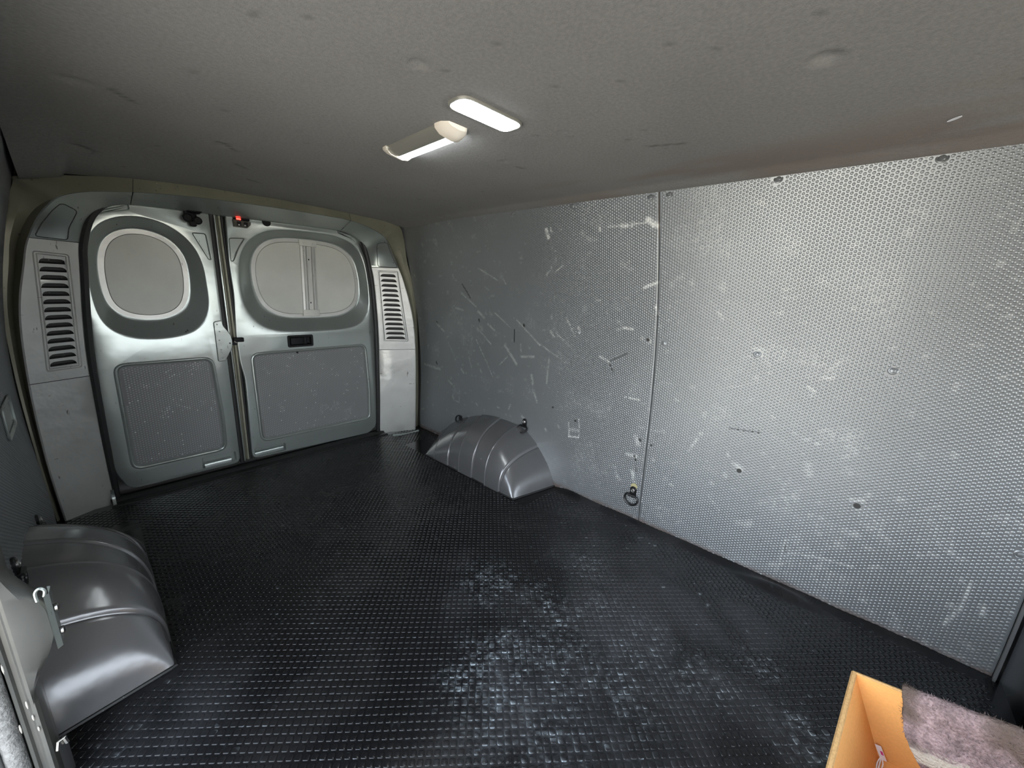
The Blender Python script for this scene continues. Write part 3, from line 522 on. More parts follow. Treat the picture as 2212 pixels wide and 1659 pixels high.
iA, iB, iC, iD = 2 * SUB, 8 * SUB, 12 * SUB, 19 * SUB
A0 = Ac + np.c_[0 * g_, np.full(nS, 0.004), 0 * g_] + (Wc - Ac) * 0.02
def faces_piece(name, i0, i1, label=None, skip=None):
    rows = [shrink(r, i0, i1) for r in (Bk, C1, Oc, Oc + (Ac - Oc) * 0.35, Oc + (Ac - Oc) * 0.7, A1, A0)]
    o = strip(name, i0, i1, rows, M['silver_worn'] if name == 'lower_pillar_panel' else M['silver']); 
    if label: o['label'] = label
    return o
lowL = faces_piece('lower_pillar_panel', 0, iA)
lowR = faces_piece('lower_pillar_panel', iD, nS - 1)
# louvred pillar panels: flat plates with real slots, a pressed channel round the slots
def louvre(s, i0, i1, frame, slot0, slot1):
    f3 = lambda p: (p[0], float(yplane(p[0], p[1], s)), p[1])
    Oe, Ae = shrink(Oc, i0, i1)[i0:i1 + 1], shrink(A1, i0, i1)[i0:i1 + 1]
    outer = np.vstack([Oe[:, [0, 2]], Ae[::-1][:, [0, 2]]]); outer = ccw(outer)
    fr = ccw(rpoly(frame, 0.010, 4)); mb = MB(); plate(mb, outer, [fr], f3)
    up = lambda l, d: np.array([(p[0], float(yplane(p[0], p[1], s)) + d, p[1]) for p in l])
    f1, f2, f4 = inset(fr, 0.0035), inset(fr, 0.007), inset(fr, 0.0105)
    mb.loft([up(fr, 0), up(inset(fr, 0.001), 0.0015), up(f1, 0.005), up(f2, 0.005), up(inset(fr, 0.0095), 0.0015), up(f4, 0)])
    slots = []; n = 14
    for k in range(n):
        t = k / (n - 1); a = np.array(slot0[0]) * (1 - t) + np.array(slot1[0]) * t; b = np.array(slot0[1]) * (1 - t) + np.array(slot1[1]) * t
        w_ = b - a; hgt = 0.0165; L = [a, b]
        for q, hh in ((0.97, .42), (0.92, .75), (0.84, .95), (0.74, 1), (0.26, 1), (0.16, .95), (0.08, .75), (0.03, .42)): L.append(a + w_ * q + np.array([0, hgt * hh]))
        slots.append(ccw(np.array(L)))
    plate(mb, f4, slots, f3)
    # returns to the door opening and to the outer ridge
    sl = slice(i0, i1 + 1)
    mb.loft([Bk[sl], C1[sl], Oc[sl]], closed=False); mb.loft([A1[sl], A0[sl]], closed=False)
    o = build('louvred_pillar_panel', mb, M['silver_worn'], rear, angle=30)
    for l in slots:
        m2 = MB(); m2.loft([up(l, 0.0), up(inset(l, 0.0006), 0.003), up(inset(l, 0.002) + np.array([0, 0.004]), 0.014)], True, False, True)
        build('vent_slot', m2, M['cavity'], o)
    return o
louL = louvre(-1, iA, 5 * SUB, [(-.716, .990), (-.634, .986), (-.661, .578), (-.748, .578)], [(-.708, .950), (-.644, .950)], [(-.738, .594), (-.672, .596)])
louR = louvre(1, 16 * SUB, iD, [(.556, 1.015), (.660, 1.018), (.716, .596), (.580, .600)], [(.571, .981), (.650, .981)], [(.596, .613), (.699, .611)])
upL = faces_piece('upper_pillar_panel', 5 * SUB, iB); upR = faces_piece('upper_pillar_panel', iC, 16 * SUB)
head = faces_piece('door_header', iB, iC, 'dark sloping header above the doors')
def yface(x, z, s):
    """depth of the pillar face at (x,z) on the upper pillars"""
    rng_ = range(4 * SUB, 9 * SUB) if s < 0 else range(12 * SUB, 17 * SUB); best = (9, 0)
    for i in rng_:
        o2, a2 = Oc[i][[0, 2]], A1[i][[0, 2]]; d = a2 - o2; t = np.clip(((x - o2[0]) * d[0] + (z - o2[1]) * d[1]) / (d @ d), 0, 1)
        e = math.hypot(x - o2[0] - t * d[0], z - o2[1] - t * d[1])
        if e < best[0]: best = (e, Oc[i][1] * (1 - t) + A1[i][1] * t)
    return best[1]
from mathutils.bvhtree import BVHTree
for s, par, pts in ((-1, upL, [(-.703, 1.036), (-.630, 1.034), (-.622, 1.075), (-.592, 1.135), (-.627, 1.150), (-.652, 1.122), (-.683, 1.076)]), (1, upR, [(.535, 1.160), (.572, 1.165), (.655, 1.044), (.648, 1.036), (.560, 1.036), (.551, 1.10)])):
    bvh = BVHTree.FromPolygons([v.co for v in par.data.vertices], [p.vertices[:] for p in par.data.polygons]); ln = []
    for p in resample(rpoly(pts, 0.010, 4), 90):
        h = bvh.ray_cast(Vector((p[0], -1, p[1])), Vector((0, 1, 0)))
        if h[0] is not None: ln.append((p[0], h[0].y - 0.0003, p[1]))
    build('groove_shade_line', MB().tube(ln, 0.0017, 6, True), M['cavity'], par)  # dark bead stands for the shade in a pressed groove
# olive lip between pillar and side panels, and the strip up to the headliner
for nm, i0, i1 in (('body_lip', 0, iB), ('header_strip', iB, iC), ('body_lip', iC, nS - 1)):
    rows = [shrink(r, i0, i1, 0.0009) for r in (A0, Gc, Gc + (Lc - Gc) * 0.6 + np.c_[0 * g_, 0.0 * g_, 0 * g_], Lc, Wc, Wc + np.array([0, 0.03, 0]))]
    o = strip(nm, i0, i1, rows, M['olive'])
    if nm == 'header_strip':
        for x, z in [(-.378, 1.262), (-.323, 1.264), (-.254, 1.266), (-.226, 1.267), (-.142, 1.270), (-.104, 1.272), (-.01, 1.273), (.031, 1.273), (.121, 1.274)]:
            build('weld_spot', MB().lathe((x, -0.1415, z), (0, -1, 0.3), [(0.0032, -0.001), (0.0030, 0.001), (0.0016, 0.002)], 8), M['olive'], o)
build('frame_backing', MB().loft([(r + np.array([0, dy, 0]))[:] for r, dy in ((Oc, 0.055), (Ac, 0.07), (Wc, 0.04), (Wc * np.array([1.05, 1, 1.03]), 0.05))], closed=False), M['cavity'], rear)
kk_ = np.arange(nS) / SUB; top_ = sstep(5.5, 7.5, kk_) * (1 - sstep(13.2, 15, kk_))
sealp = inward(Oc.copy(), (0.012 - 0.024 * top_)[:, None]) + np.array([0, 0.012, 0])
build('door_seal', MB().tube(resample(sealp, 150, False), 0.0125, 8), M['seal'], rear)
# bright torn lower edges of the pillar panels
build('bent_lip', MB().loft([[(x, -0.128 - 0.02 * (x - .57) / .19 - dy, 0.012 + dz + 0.006 * math.sin(25 * x)) for x in np.linspace(.575, .755, 14)] for dy, dz in ((0, 0), (0.004, -0.004), (0.006, -0.012))], closed=False), M['silver'], lowR)
build('bent_lip', MB().loft([[(-.660 + dx, -0.055 + 0.02 * math.sin(z * 40), z) for z in np.linspace(0, .07, 8)] for dx in (0.0, 0.006, 0.010)], closed=False), M['silver'], lowL)

# ------------------------------------------------------------------ rear doors
def up(l, y): return np.c_[l[:, 0], np.full(len(l), y) if np.isscalar(y) else y, l[:, 1]]
def door(name, label, outline, win_o, win_i, low, tri, slot, notch, holes=(), raised=()):
    """inner skin of a rear door, everything pressed into it is modelled"""
    d = thing(name, label, 'door', kind='structure')
    out = ccw(rpoly(outline, 0.03, 5)); NW = 96
    wo, wi = smooth_loop(byangle(cr(win_o, 10), NW), 10), smooth_loop(byangle(cr(win_i, 10), NW), 10)
    lo = ccw(rpoly(low, 0.045, 7)); f3 = lambda p: (p[0], 0.0, p[1]); mb = MB()
    tr = ccw(rpoly(tri, 0.012, 4)); sl = ccw(rpoly(slot, 0.010, 4)); no = ccw(rpoly(notch, 0.007, 4))
    plate(mb, out, [wo, lo, tr, sl, no] + [ccw(h) for h in holes], f3)
    mb.loft([up(out, 0), up(inset(out, -0.003), 0.001), up(inset(out, -0.006), 0.005), up(inset(out, -0.006), 0.045)])
    prof = [(0, 0), (.05, .0006), (.11, .003), (.18, .0075), (.82, .0405), (.90, .0438), (.96, .0448), (1, .045)]
    mb.loft([up(wo * (1 - t) + wi * t, y) for t, y in prof])
    w2 = inset(wi, 0.017); build('window_flange', MB().loft([up(inset(wi, -0.0005), 0.045), up(w2, 0.0455), up(inset(wi, 0.0185), 0.050)]), M['silver_worn'], d)
    # raised bead round the lower insert
    mb.loft([up(inset(lo, a), y) for a, y in ((0, 0), (.0035, -.003), (.0075, -.0038), (.011, -.002), (.0135, .004), (.016, .0065), (.020, .0068))])
    for l, dep in ((tr, .004), (sl, .005)):
        mb.loft([up(l, 0), up(inset(l, .0015), .0012), up(inset(l, .0045), dep)], True, False, True)
    mb.loft([up(no, 0), up(inset(no, .001), .0015), up(inset(no, .004), .014), up(inset(no, .0055), .016)], True, False, True)
    skin = build('door_skin', mb, M['silver'], d, angle=33)
    bl = inset(wi, 0.0192); m2 = MB(); plate(m2, bl, [], lambda p: (p[0], 0.0478, p[1])); m2.loft([up(bl, 0.0478), up(bl, 0.053)])
    build('window_blank', m2, M['blank'], d, label='flat painted plate closing the window opening')
    li = inset(lo, 0.0165); m3 = MB(); plate(m3, li, [], lambda p: (p[0], 0.0062, p[1])); ins = build('lower_insert', m3, M['panel_in'], d)
    me = ins.data; a = me.attributes.new('wear', 'FLOAT_COLOR', 'POINT')
    # dimples of the insert
    x0, z0 = li.min(0); x1, z1 = li.max(0); pts = []
    for i, x in enumerate(np.arange(x0, x1, 0.00855)):
        zz = np.arange(z0 + (i % 2) * 0.005, z1, 0.010); pts.append(np.stack([np.full(len(zz), x), zz], 1))
    p = np.vstack(pts); ins_ = np.ones(len(p), bool); q = inset(li, 0.006)
    inside = np.zeros(len(p), bool); j = len(q) - 1
    for i in range(len(q)):
        c = ((q[i, 1] > p[:, 1]) != (q[j, 1] > p[:, 1])) & (p[:, 0] < (q[j, 0] - q[i, 0]) * (p[:, 1] - q[i, 1]) / (q[j, 1] - q[i, 1] + 1e-12) + q[i, 0]); inside ^= c; j = i
    p = p[inside]; sd = 5 if name == 'door_1' else 23
    wv = np.stack([np.maximum(0.55 * sstep(0.64, 0.76, fbm(p[:, 0] * 17, p[:, 1] * 17, sd)) * sstep(0.4, 0.7, fbm(p[:, 0] * 120, p[:, 1] * 120, sd + 3, 2)), 0.8 * (rng.random(len(p)) > 0.985)), 0 * p[:, 0], 0 * p[:, 0]], 1)
    domes(ins, p, lambda P2, h: np.stack([P2[..., 0], np.full(P2.shape[:-1], 0.0062) - h, P2[..., 1]], -1), False, wv, M['panel_in'], r=0.0038, h=0.00055)
    return d, skin, wi
d1, skin1, wi1 = door('door_1', 'left rear door, narrower one with a single blanked window', 
    [(-.60, .036), (-.215, .036), (-.207, .06), (-.207, 1.215), (-.45, 1.215), (-.55, 1.17), (-.592, 1.09), (-.607, .95), (-.622, .72), (-.634, .5), (-.638, .3), (-.632, .13)],
    [(-.598, .961), (-.598, .789), (-.575, .710), (-.505, .668), (-.376, .668), (-.285, .703), (-.243, .788), (-.241, .892), (-.246, .99), (-.276, 1.074), (-.338, 1.130), (-.407, 1.152), (-.473, 1.148), (-.540, 1.116), (-.580, 1.056)],
    [(-.565, .964), (-.567, .854), (-.551, .790), (-.497, .751), (-.4, .748), (-.332, .786), (-.302, .862), (-.297, .98), (-.316, 1.043), (-.360, 1.087), (-.425, 1.106), (-.490, 1.094), (-.540, 1.050)],
    [(-.583, .577), (-.255, .577), (-.244, .30), (-.248, .112), (-.588, .111)],
    [(-.274, 1.113), (-.222, 1.115), (-.214, 1.004), (-.226, 1.004)],
    [(-.556, 1.132), (-.540, 1.152), (-.452, 1.190), (-.451, 1.168), (-.51, 1.150)],
    [(-.355, .046), (-.218, .046), (-.218, .094), (-.350, .102)])
d2, skin2, wi2 = door('door_2', 'right rear door, wider one with black handle and window brace',
    [(-.147, .036), (.49, .018), (.535, .06), (.543, .35), (.543, .69), (.532, .88), (.512, 1.06), (.46, 1.18), (.34, 1.222), (-.138, 1.215), (-.146, 1.0), (-.142, .86), (-.153, .66), (-.150, .54), (-.138, .46), (-.139, .36)],
    [(.526, .784), (.502, .718), (.432, .683), (.305, .671), (.08, .672), (-.01, .680), (-.083, .723), (-.118, .795), (-.124, .91), (-.118, 1.007), (-.089, 1.087), (-.032, 1.142), (.044, 1.170), (.172, 1.180), (.336, 1.180), (.436, 1.158), (.489, 1.100), (.515, .97)],
    [(.481, .875), (.461, .811), (.394, .763), (.3, .747), (.101, .745), (.026, .760), (-.032, .813), (-.055, .912), (-.054, 1.013), (-.025, 1.081), (.034, 1.126), (.134, 1.142), (.296, 1.144), (.402, 1.122), (.462, 1.050), (.480, .96)],
    [(-.112, .580), (.490, .586), (.506, .30), (.503, .105), (-.108, .110)],
    [(-.142, 1.108), (-.076, 1.114), (-.104, 1.07), (-.132, 1.005), (-.145, 1.005)],
    [(.350, 1.208), (.357, 1.192), (.42, 1.177), (.466, 1.156), (.434, 1.195)],
    [(-.140, .043), (.005, .036), (.006, .078), (-.138, .088)], [rrect(.065, .598, .183, .652, .005)])
# strips in the gap between the doors
zz = np.linspace(0.03, 1.225, 40)
bow = lambda z: 0.004 * np.sin((z - 0.03) / 1.2 * math.pi) - 0.006 * np.exp(-((z - 0.42) / 0.12) ** 2) * 0
build('edge_seal', MB().tube([(-.1955, 0.004, z) for z in zz], 0.0098, 8), M['seal'], d1)
build('edge_flange', MB().loft([[(x + 0.3 * bow(z), y, z) for z in zz] for x, y in ((-.190, .030), (-.1885, .014), (-.186, .010), (-.181, .010), (-.1785, .014), (-.178, .034))], closed=False), M['silver'], d2, label='bright folded edge flange')
build('inner_flange', MB().loft([[(x + bow(z), y, z) for z in zz] for x, y in ((-.178, .036), (-.1715, .034), (-.170, .024), (-.167, .020), (-.161, .020), (-.158, .026), (-.157, .044))], closed=False), M['olive'], d2)
build('weather_strip', MB().tube([(-.1535 + bow(z) * .5, 0.022, z) for z in zz], 0.0062, 8), M['seal'], d2)
build('gap_backing', MB().box((-.17, .055, .62), (.10, .01, 1.25)), M['cavity'], d2)
# lock cover on door 1, latch hook on door 2
lc = ccw(rpoly([(-.240, .735), (-.206, .741), (-.204, .715), (-.190, .694), (-.178, .670), (-.1745, .636), (-.180, .608), (-.196, .580), (-.207, .560), (-.209, .552), (-.241, .549)], 0.010, 4))
mb = MB(); mb.loft([up(lc, 0.002), up(inset(lc, .0006), -.003), up(inset(lc, .003), -.0058)]); plate(mb, inset(lc, .003), [], lambda p: (p[0], -.0058, p[1]))
lk = build('lock_cover', mb, M['silver'], d1)
for x, z in ((-.227, .722), (-.221, .690), (-.226, .650), (-.224, .606), (-.222, .568)): build('cover_dimple', MB().lathe((x, -.0055, z), (0, -1, 0), [(.0035, 0), (.0028, .001), (.001, .0016)], 8), M['silver'], lk)
build('cover_hole', MB().lathe((-.187, -.0062, .634), (0, -1, 0), [(.0035, -.001), (.0032, .0006)], 10), M['black'], lk)
build('latch_hook', MB().box((-.152, -.006, .648), (.040, .020, .020), bev=.002).box((-.168, -.004, .632), (.018, .016, .016), bev=.002).tube([(-.176, -.012, .645), (-.158, -.017, .647)], .0022, 6), M['black'], d2)
build('latch_pin', MB().tube([(-.172, -.014, .642), (-.163, -.016, .634)], .0035, 8), M['steel'], d2)
# handle
hf = ccw(rrect(.061, .594, .187, .656, .008)); hi = inset(hf, .011)
mb = MB().loft([up(hf, .002), up(hf, -.004), up(inset(hf, .002), -.006), up(inset(hf, .009), -.006), up(hi, -.004), up(hi, .016)], True, False, True)
hd = build('door_handle', mb, M['black'], d2, label='recessed black plastic handle')
build('handle_lever', MB().box((.109, .004, .625), (.064, .012, .036), bev=.002).box((.152, .010, .625), (.014, .006, .036), bev=.001), M['black'], hd)
build('insert_hole', MB().lathe((.105, .0062, .563), (0, -1, 0), [(.0055, -.001), (.0052, .0016), (.004, .0018)], 12), M['black'], d2)
# window brace of door 2
def bx(x, z): return x - (z - 0.77) * 0.0 + 0.0
zs = np.linspace(.757, 1.138, 2)
px = [(.166, .0475), (.1665, .040), (.177, .0385), (.180, .034), (.185, .034), (.188, .0385), (.191, .0385), (.194, .031), (.199, .031), (.202, .044), (.219, .044), (.222, .033), (.227, .033), (.230, .0385), (.2395, .040), (.240, .0475)]
br = build('window_brace', MB().loft([[(x + (0.008 * (z - .757) / .38), y, z) for x, y in px] for z in (.785, .80, 1.095, 1.11)], closed=False), M['silver_worn'], d2, angle=25, label='vertical ribbed brace across the window blank')
build('brace_foot', MB().box((.206, .039, .768), (.084, .006, .034), bev=.001), M['blank'], br); build('brace_foot', MB().box((.212, .039, 1.126), (.086, .006, .030), bev=.001), M['blank'], br)
for x, z in ((.212, 1.045), (.207, .822)): build('brace_hole', MB().lathe((x, .0438, z), (0, -1, 0), [(.0045, -.001), (.0042, .0008)], 10), M['black'], br)
for x, z in ((.182, .766), (.232, .766), (.19, 1.126), (.236, 1.126)): build('brace_rivet', MB().lathe((x, .0362, z), (0, -1, 0), [(.004, -.001), (.0035, .001), (.0015, .0018)], 8), M['blank'], br)
# hardware along the top edge
lt = build('top_latch', MB().box((-.270, -.012, 1.178), (.040, .026, .034), bev=.004).lathe((-.283, -.02, 1.166), (0, -1, 0), [(.017, 0), (.017, .012), (.012, .016)], 12).lathe((-.250, -.018, 1.160), (0, -1, 0), [(.016, 0), (.016, .010), (.011, .014)], 12)
    .box((-.266, -.02, 1.145), (.022, .02, .020), bev=.003).box((-.258, -.018, 1.196), (.05, .03, .012), bev=.003).tube([(-.285, -.02, 1.19), (-.262, -.034, 1.185), (-.240, -.02, 1.19)], .004, 6), M['black'], d1, label='black latch mechanism at the top edge')
sw = build('connector_block', MB().loft([[(x, y, z) for x, z in ((-.121, 1.187), (-.119, 1.157), (-.068, 1.157), (-.054, 1.172), (-.053, 1.184))] for y in (.004, -.018)], True, True, True), mat('olive_brown_plastic', (.045, .040, .025), .4), d2, label='dark wire connector block')
for x in (-.100, -.074): build('connector_socket', MB().loft([up(rrect(x - .008, 1.162, x + .008, 1.180, .001, 1), y) for y in (-.0185, -.021)], True, False, True), M['black'], sw)
for x in (-.1015, -.078): build('connector_pin', MB().box((x, -.0225, 1.166), (.006, .003, .005)), M['steel'], sw)
build('brake_light_housing', MB().box((-.087, -.006, 1.194), (.062, .024, .014), bev=.003), M['black'], d2)
build('brake_light_lens', MB().box((-.100, -.019, 1.191), (.017, .004, .006), bev=.001), M['red'], d2, label='glowing red lamp lens')
build('rubber_bump_stop', MB().lathe((.016, .002, 1.196), (0, -1, 0), [(.018, 0), (.018, .006), (.014, .010), (.003, .011)], 18), M['black'], d2)

build('door_step', MB().loft([[(x, y, z) for y, z in ((.016, .072), (.001, .066), (-.002, .060), (-.002, .046), (.016, .044))] for x in (-.345, -.338, -.262, -.240)], False), M['silver'], d1)
build('door_step', MB().loft([[(x, y, z) for y, z in ((.016, .066), (.004, .060), (.002, .054), (.002, .042), (.016, .040))] for x in (-.138, -.134, -.030, -.005)], False), M['silver'], d2)
# ------------------------------------------------------------------ wheel arches
def arch(label, s, xin, yb0, yb1, yw0, yw1, hs, xo=0.812):
    base = Vector((s * (xin + xo) / 2, (yb0 + yb1) / 2, 0)); t_ = thing('wheel_arch', label, 'wheel arch', base)
    T = [0, .03, .10, .197, .35, .516, .72, .842, .93, .975, 1]; Zt = [0, .035, .085, .146, .213, .250, .249, .195, .118, .058, 0]
    bands = [.12, .30, .43, .585, .72, .87]
    ts = sorted(set([round(v, 4) for v in np.linspace(0, 1, 70)] + [round(b + d, 4) for b in bands for d in (-.007, -.0035, -.001, .001, .0035, .007)]))
    def off(t):
        lev = [0, .0035, 0, .0045, .0005, .0050, .001]; k = sum(t > b for b in bands); v = lev[k]
        for i, b in enumerate(bands):
            if abs(t - b) < .0072: q = sstep(-.0030, .0030, t - b); v = lev[i] * (1 - q) + lev[i + 1] * q + (-.0062 if i in (1, 3, 5) else .0030) * math.exp(-((t - b) / .0035) ** 2)
        return v
    zc = cr(np.c_[T, Zt], 10, False)
    loops = []; ph = np.linspace(0, math.pi / 2, 26); n = 3.0
    for t in ts:
        zw = max(0, float(np.interp(t, zc[:, 0], zc[:, 1]))) * hs; yb = yb0 + (yb1 - yb0) * t; yw = yw0 + (yw1 - yw0) * t; o = off(t) * min(1, zw / .08)
        row = []
        for p in ph:
            cx_, sz_ = math.cos(p) ** (2 / n), math.sin(p) ** (2 / n)
            fx_ = cx_; zz_ = zw * (sz_ * (0.86 + 0.14 * (1 - fx_)) if True else 0)
            x = xo - (xo - xin) * fx_; y = yw + (yb - yw) * fx_
            x -= o * math.cos(p); zz_ += o * math.sin(p)
            row.append((s * x, y, zz_))
        loops.append(row)
    build('arch_panel', MB().loft(loops, closed=False), M['arch'], t_, angle=50)
    build('arch_flange', MB().tube([(s * (xin - .001), yb0 + (yb1 - yb0) * t, .002) for t in np.linspace(0, 1, 20)] + [(s * (xin + (xo - xin) * t), yb1 + (yw1 - yb1) * t, .002) for t in np.linspace(0.04, 1, 12)], .0045, 6), M['seal'], t_)
    return t_
arch('grey ribbed wheel arch cover bulging from the right wall under the tie-down rings', 1, .567, -.485, -1.157, -.292, -1.215, 1.0)
arch('grey ribbed wheel arch cover against the left wall, nearest the camera', -1, .612, -.43, -1.095, -.25, -1.125, 1.08, .824)

# ------------------------------------------------------------------ tie-down rings
def ring(label, s, y, z, tilt, yaw, sc_=1.0, pad=True):
    c = wall_pts(np.array(y), np.array(z), s); t_ = thing('tie_down_ring', label, 'tie-down ring', tuple(c), group=None)
    X = lambda d: c[0] - s * d
    # bracket: rounded tab with a bolt
    tab = ccw(rpoly([(y - .013, z - .022), (y + .013, z - .022), (y + .015, z + .004), (y + .008, z + .017), (y - .008, z + .017), (y - .015, z + .004)], .006, 4))
    L = lambda l, d: [(X(d), p[0], p[1]) for p in l]
    build('bracket', MB().loft([L(tab, -.001), L(tab, .004), L(inset(tab, .002), .006)], True, False, True).tube([(X(.009), y - .016, z - .023), (X(.009), y + .016, z - .023)], .0065, 8), M['ringblk'], t_)
    build('bolt', MB().lathe((X(.006), y, z), (-s, 0, 0), [(.0085, 0), (.0085, .003), (.006, .005), (.005, .0035), (.002, .0035)], 12), M['steel'] if pad else M['ringblk'], t_)
    a = np.linspace(0, 2 * math.pi, 40, endpoint=False); R0 = .0285 * sc_
    pts = np.stack([np.zeros(40), R0 * np.cos(a), R0 * .88 * np.clip(np.sin(a), -1, .62) - R0 * .55], 1)
    ct, st_ = math.cos(tilt), math.sin(tilt); cy_, sy_ = math.cos(yaw), math.sin(yaw)
    P_ = []
    for p in pts:
        q = np.array([p[0], p[1] * cy_ - p[2] * sy_, p[1] * sy_ + p[2] * cy_]); q = np.array([q[0] * ct + q[2] * st_, q[1], q[2] * ct - q[0] * st_])
        P_.append((X(.010) - s * abs(0) + s * q[0] * (1 if s > 0 else -1) * (1 if s > 0 else -1), y + q[1], z - .023 + q[2]))
    build('ring', MB().tube(P_, .0042 * sc_, 8, True), M['ringblk'], t_)
    return t_
r1 = ring('black ring low on the right wall beside the panel seam, yellow mark above', 1, -1.613, .141, .12, .15)
build('yellow_mark', MB().lathe(tuple(wall_pts(np.array(-1.613), np.array(.158), 1)), (-1, 0, 0), [(.014, 0), (.014, .0016)], 16), mat('yellow_residue', (.42, .38, .20), .7), r1)
ring('black ring hanging over the near shoulder of the right wheel arch', 1, -1.000, .281, .85, .1)
ring('black ring above the far end of the right wheel arch, turned upright', 1, -.505, .172, .05, 2.6, pad=False)
ring('black ring on the left wall just behind the far end of the left wheel arch', -1, -.50, .215, .04, .0)
ring('black ring half hidden behind the metal bulge above the left wheel arch', -1, -.93, .312, .0, .0, .8)

# ------------------------------------------------------------------ ceiling lamps
t_ = thing('dome_lamp', 'flat rounded rectangular ceiling lamp, lit white, set across the van', 'lamp', (-.02, -1.522, H))
A_ = math.atan2(-.010, .155)
def lampf(l, z, c=(-.02, -1.522), a=A_): return [(c[0] + p[0] * math.cos(a) - p[1] * math.sin(a), c[1] + p[0] * math.sin(a) + p[1] * math.cos(a), z) for p in l]
ro = rrect(-.0865, -.0345, .0865, .0345, .0265, 6); ri = rrect(-.080, -.0285, .080, .0285, .022, 6)
build('bezel', MB().loft([lampf(ro, H + .004), lampf(ro, H - .002), lampf(inset(ro, .002), H - .0048), lampf(inset(ro, .0045), H - .005), lampf(ri, H - .002), lampf(ri, H + .004)]), M['lampgrey'], t_)
mb = MB().loft([lampf(ri, H + .002), lampf(inset(ri, .001), H - .0055), lampf(inset(ri, .006), H - .0085)], True, False, True)
build('diffuser', mb, M['led'], t_)
build('lens_rib', MB().tube(lampf([(-.071 , -.012), (-.071, .012)], H - .0088), .0012, 6).tube(lampf([(-.066, -.017), (-.066, .017)], H - .0088), .0012, 6), M['white'], t_)
t_ = thing('tube_lamp', 'slim bar ceiling lamp with white end caps, lit, set along the van', 'lamp', (-.012, -1.283, H))
def lb(x, y, z):
    a = math.radians(-3); return (-.012 + x * math.cos(a) - y * math.sin(a), -1.283 + x * math.sin(a) + y * math.cos(a), H - z)
prof = [(-.034, -.002), (-.033, .006), (-.022, .015), (-.004, .019)]
build('lamp_body', MB().loft([[lb(x, y, z) for x, z in prof] for y in (-.115, .115)], closed=False), M['lampgrey'], t_)
prof = [(-.004, .019), (.008, .0215), (.022, .0195), (.031, .012), (.034, -.002)]
build('light_bar', MB().loft([[lb(x, y, z) for x, z in prof] for y in (-.113, .113)], closed=False), M['led'], t_, label='lit white light bar')
for sg in (-1, 1):
    ls = []
    for yy_, k, hk in ((.110, 1.05, 1.0), (.116, 1.06, 1.0), (.133, 1.02, .72), (.147, .74, .45), (.149, .70, .05)):
        ls.append([lb(x * k, sg * yy_, -.002 + (z + .002) * hk) for x, z in [(-.036, -.002), (-.035, .008), (-.023, .0175), (-.004, .0215), (.010, .0235), (.024, .021), (.034, .013), (.037, -.002)]])
    build('end_cap', MB().loft(ls, False), M['lamp'], t_)

# ------------------------------------------------------------------ sliding-door pillar on the left
tp = thing('trim_1', 'grey sheet metal door pillar with seal at the lower left', 'door pillar', kind='structure')
def ext(prof, z0=-.05, z1=1.3, n=30): return MB().loft([[(x - .0 , y, z) for z in np.linspace(z0, z1, n)] for x, y in prof], closed=False)
build('pillar_panel', ext([(-.826, -1.17), (-.800, -1.185), (-.786, -1.205), (-.785, -1.235), (-.789, -1.25)]), M['jamb'], tp)
build('pillar_flange', ext([(-.789, -1.25), (-.7925, -1.256), (-.797, -1.256), (-.800, -1.250), (-.805, -1.250), (-.8075, -1.257), (-.811, -1.258), (-.813, -1.25), (-.814, -1.22)]), M['jamb'], tp)
build('felt_seal', MB().tube([(-.8265, -1.252, z) for z in np.linspace(-.05, 1.25, 30)], .0125, 10), M['felt2'], tp, label='grey felt covered seal')
build('outer_flange', ext([(-.838, -1.24), (-.842, -1.262), (-.850, -1.264), (-.865, -1.25), (-.90, -1.25)]), mat('white_outer_paint', (.40, .41, .41), .3), tp)
# blister that carries the striker
ls = []
for z in np.linspace(.215, .490, 26):
    q = (z - .215) / .275; hgt = (sstep(0, .42, q) * (1 - sstep(.55, 1, q))); ls.append([(-.792 + .040 * hgt * k, y, z) for y, k in ((-1.19, 0), (-1.205, .55), (-1.225, .9), (-1.243, 1), (-1.256, .93), (-1.264, .6), (-1.266, 0))])
bl_ = build('pillar_blister', MB().loft(ls, closed=False), M['jamb'], tp, label='smooth grey metal bulge')
stk = build('striker_plate', MB().loft([[(x, y, z) for x, y in ((-.7525, -1.268), (-.7465, -1.262), (-.7455, -1.240), (-.7495, -1.238))] for z in (.302, .306, .404, .408)], False), M['silver'], tp)
build('striker_loop', MB().tube(cr([(-.752, -1.262, .405), (-.750, -1.262, .416), (-.755, -1.262, .422), (-.760, -1.262, .416), (-.760, -1.262, .400)], 5, False), .0022, 6), M['silver'], stk)
for z in (.372, .325): build('striker_bolt', MB().lathe((-.7455, -1.252, z), (1, 0, 0), [(.007, 0), (.007, .003), (.004, .005)], 10), M['steel'], stk)
build('lower_clip', MB().loft([[(-.782, -1.262, z), (-.776, -1.257, z), (-.772, -1.247, z)] for z in np.linspace(.03, .11, 6)], closed=False).tube([(-.783, -1.262, .10), (-.780, -1.262, .116), (-.774, -1.258, .116), (-.772, -1.256, .10)], .003, 6), M['steel'], tp)
for x, z, l in ((-.800, .215, .016), (-.798, .185, .012), (-.796, .158, .010), (-.813, .175, .018), (-.811, .30, .02)): build('paint_drip', MB().lathe((x, -1.257, z), (0, 0, 1), [(.0005, -l / 2), (.0011, -l / 4), (.0014, 0), (.0011, l / 3), (.0005, l / 2)], 8), M['drip'], tp)

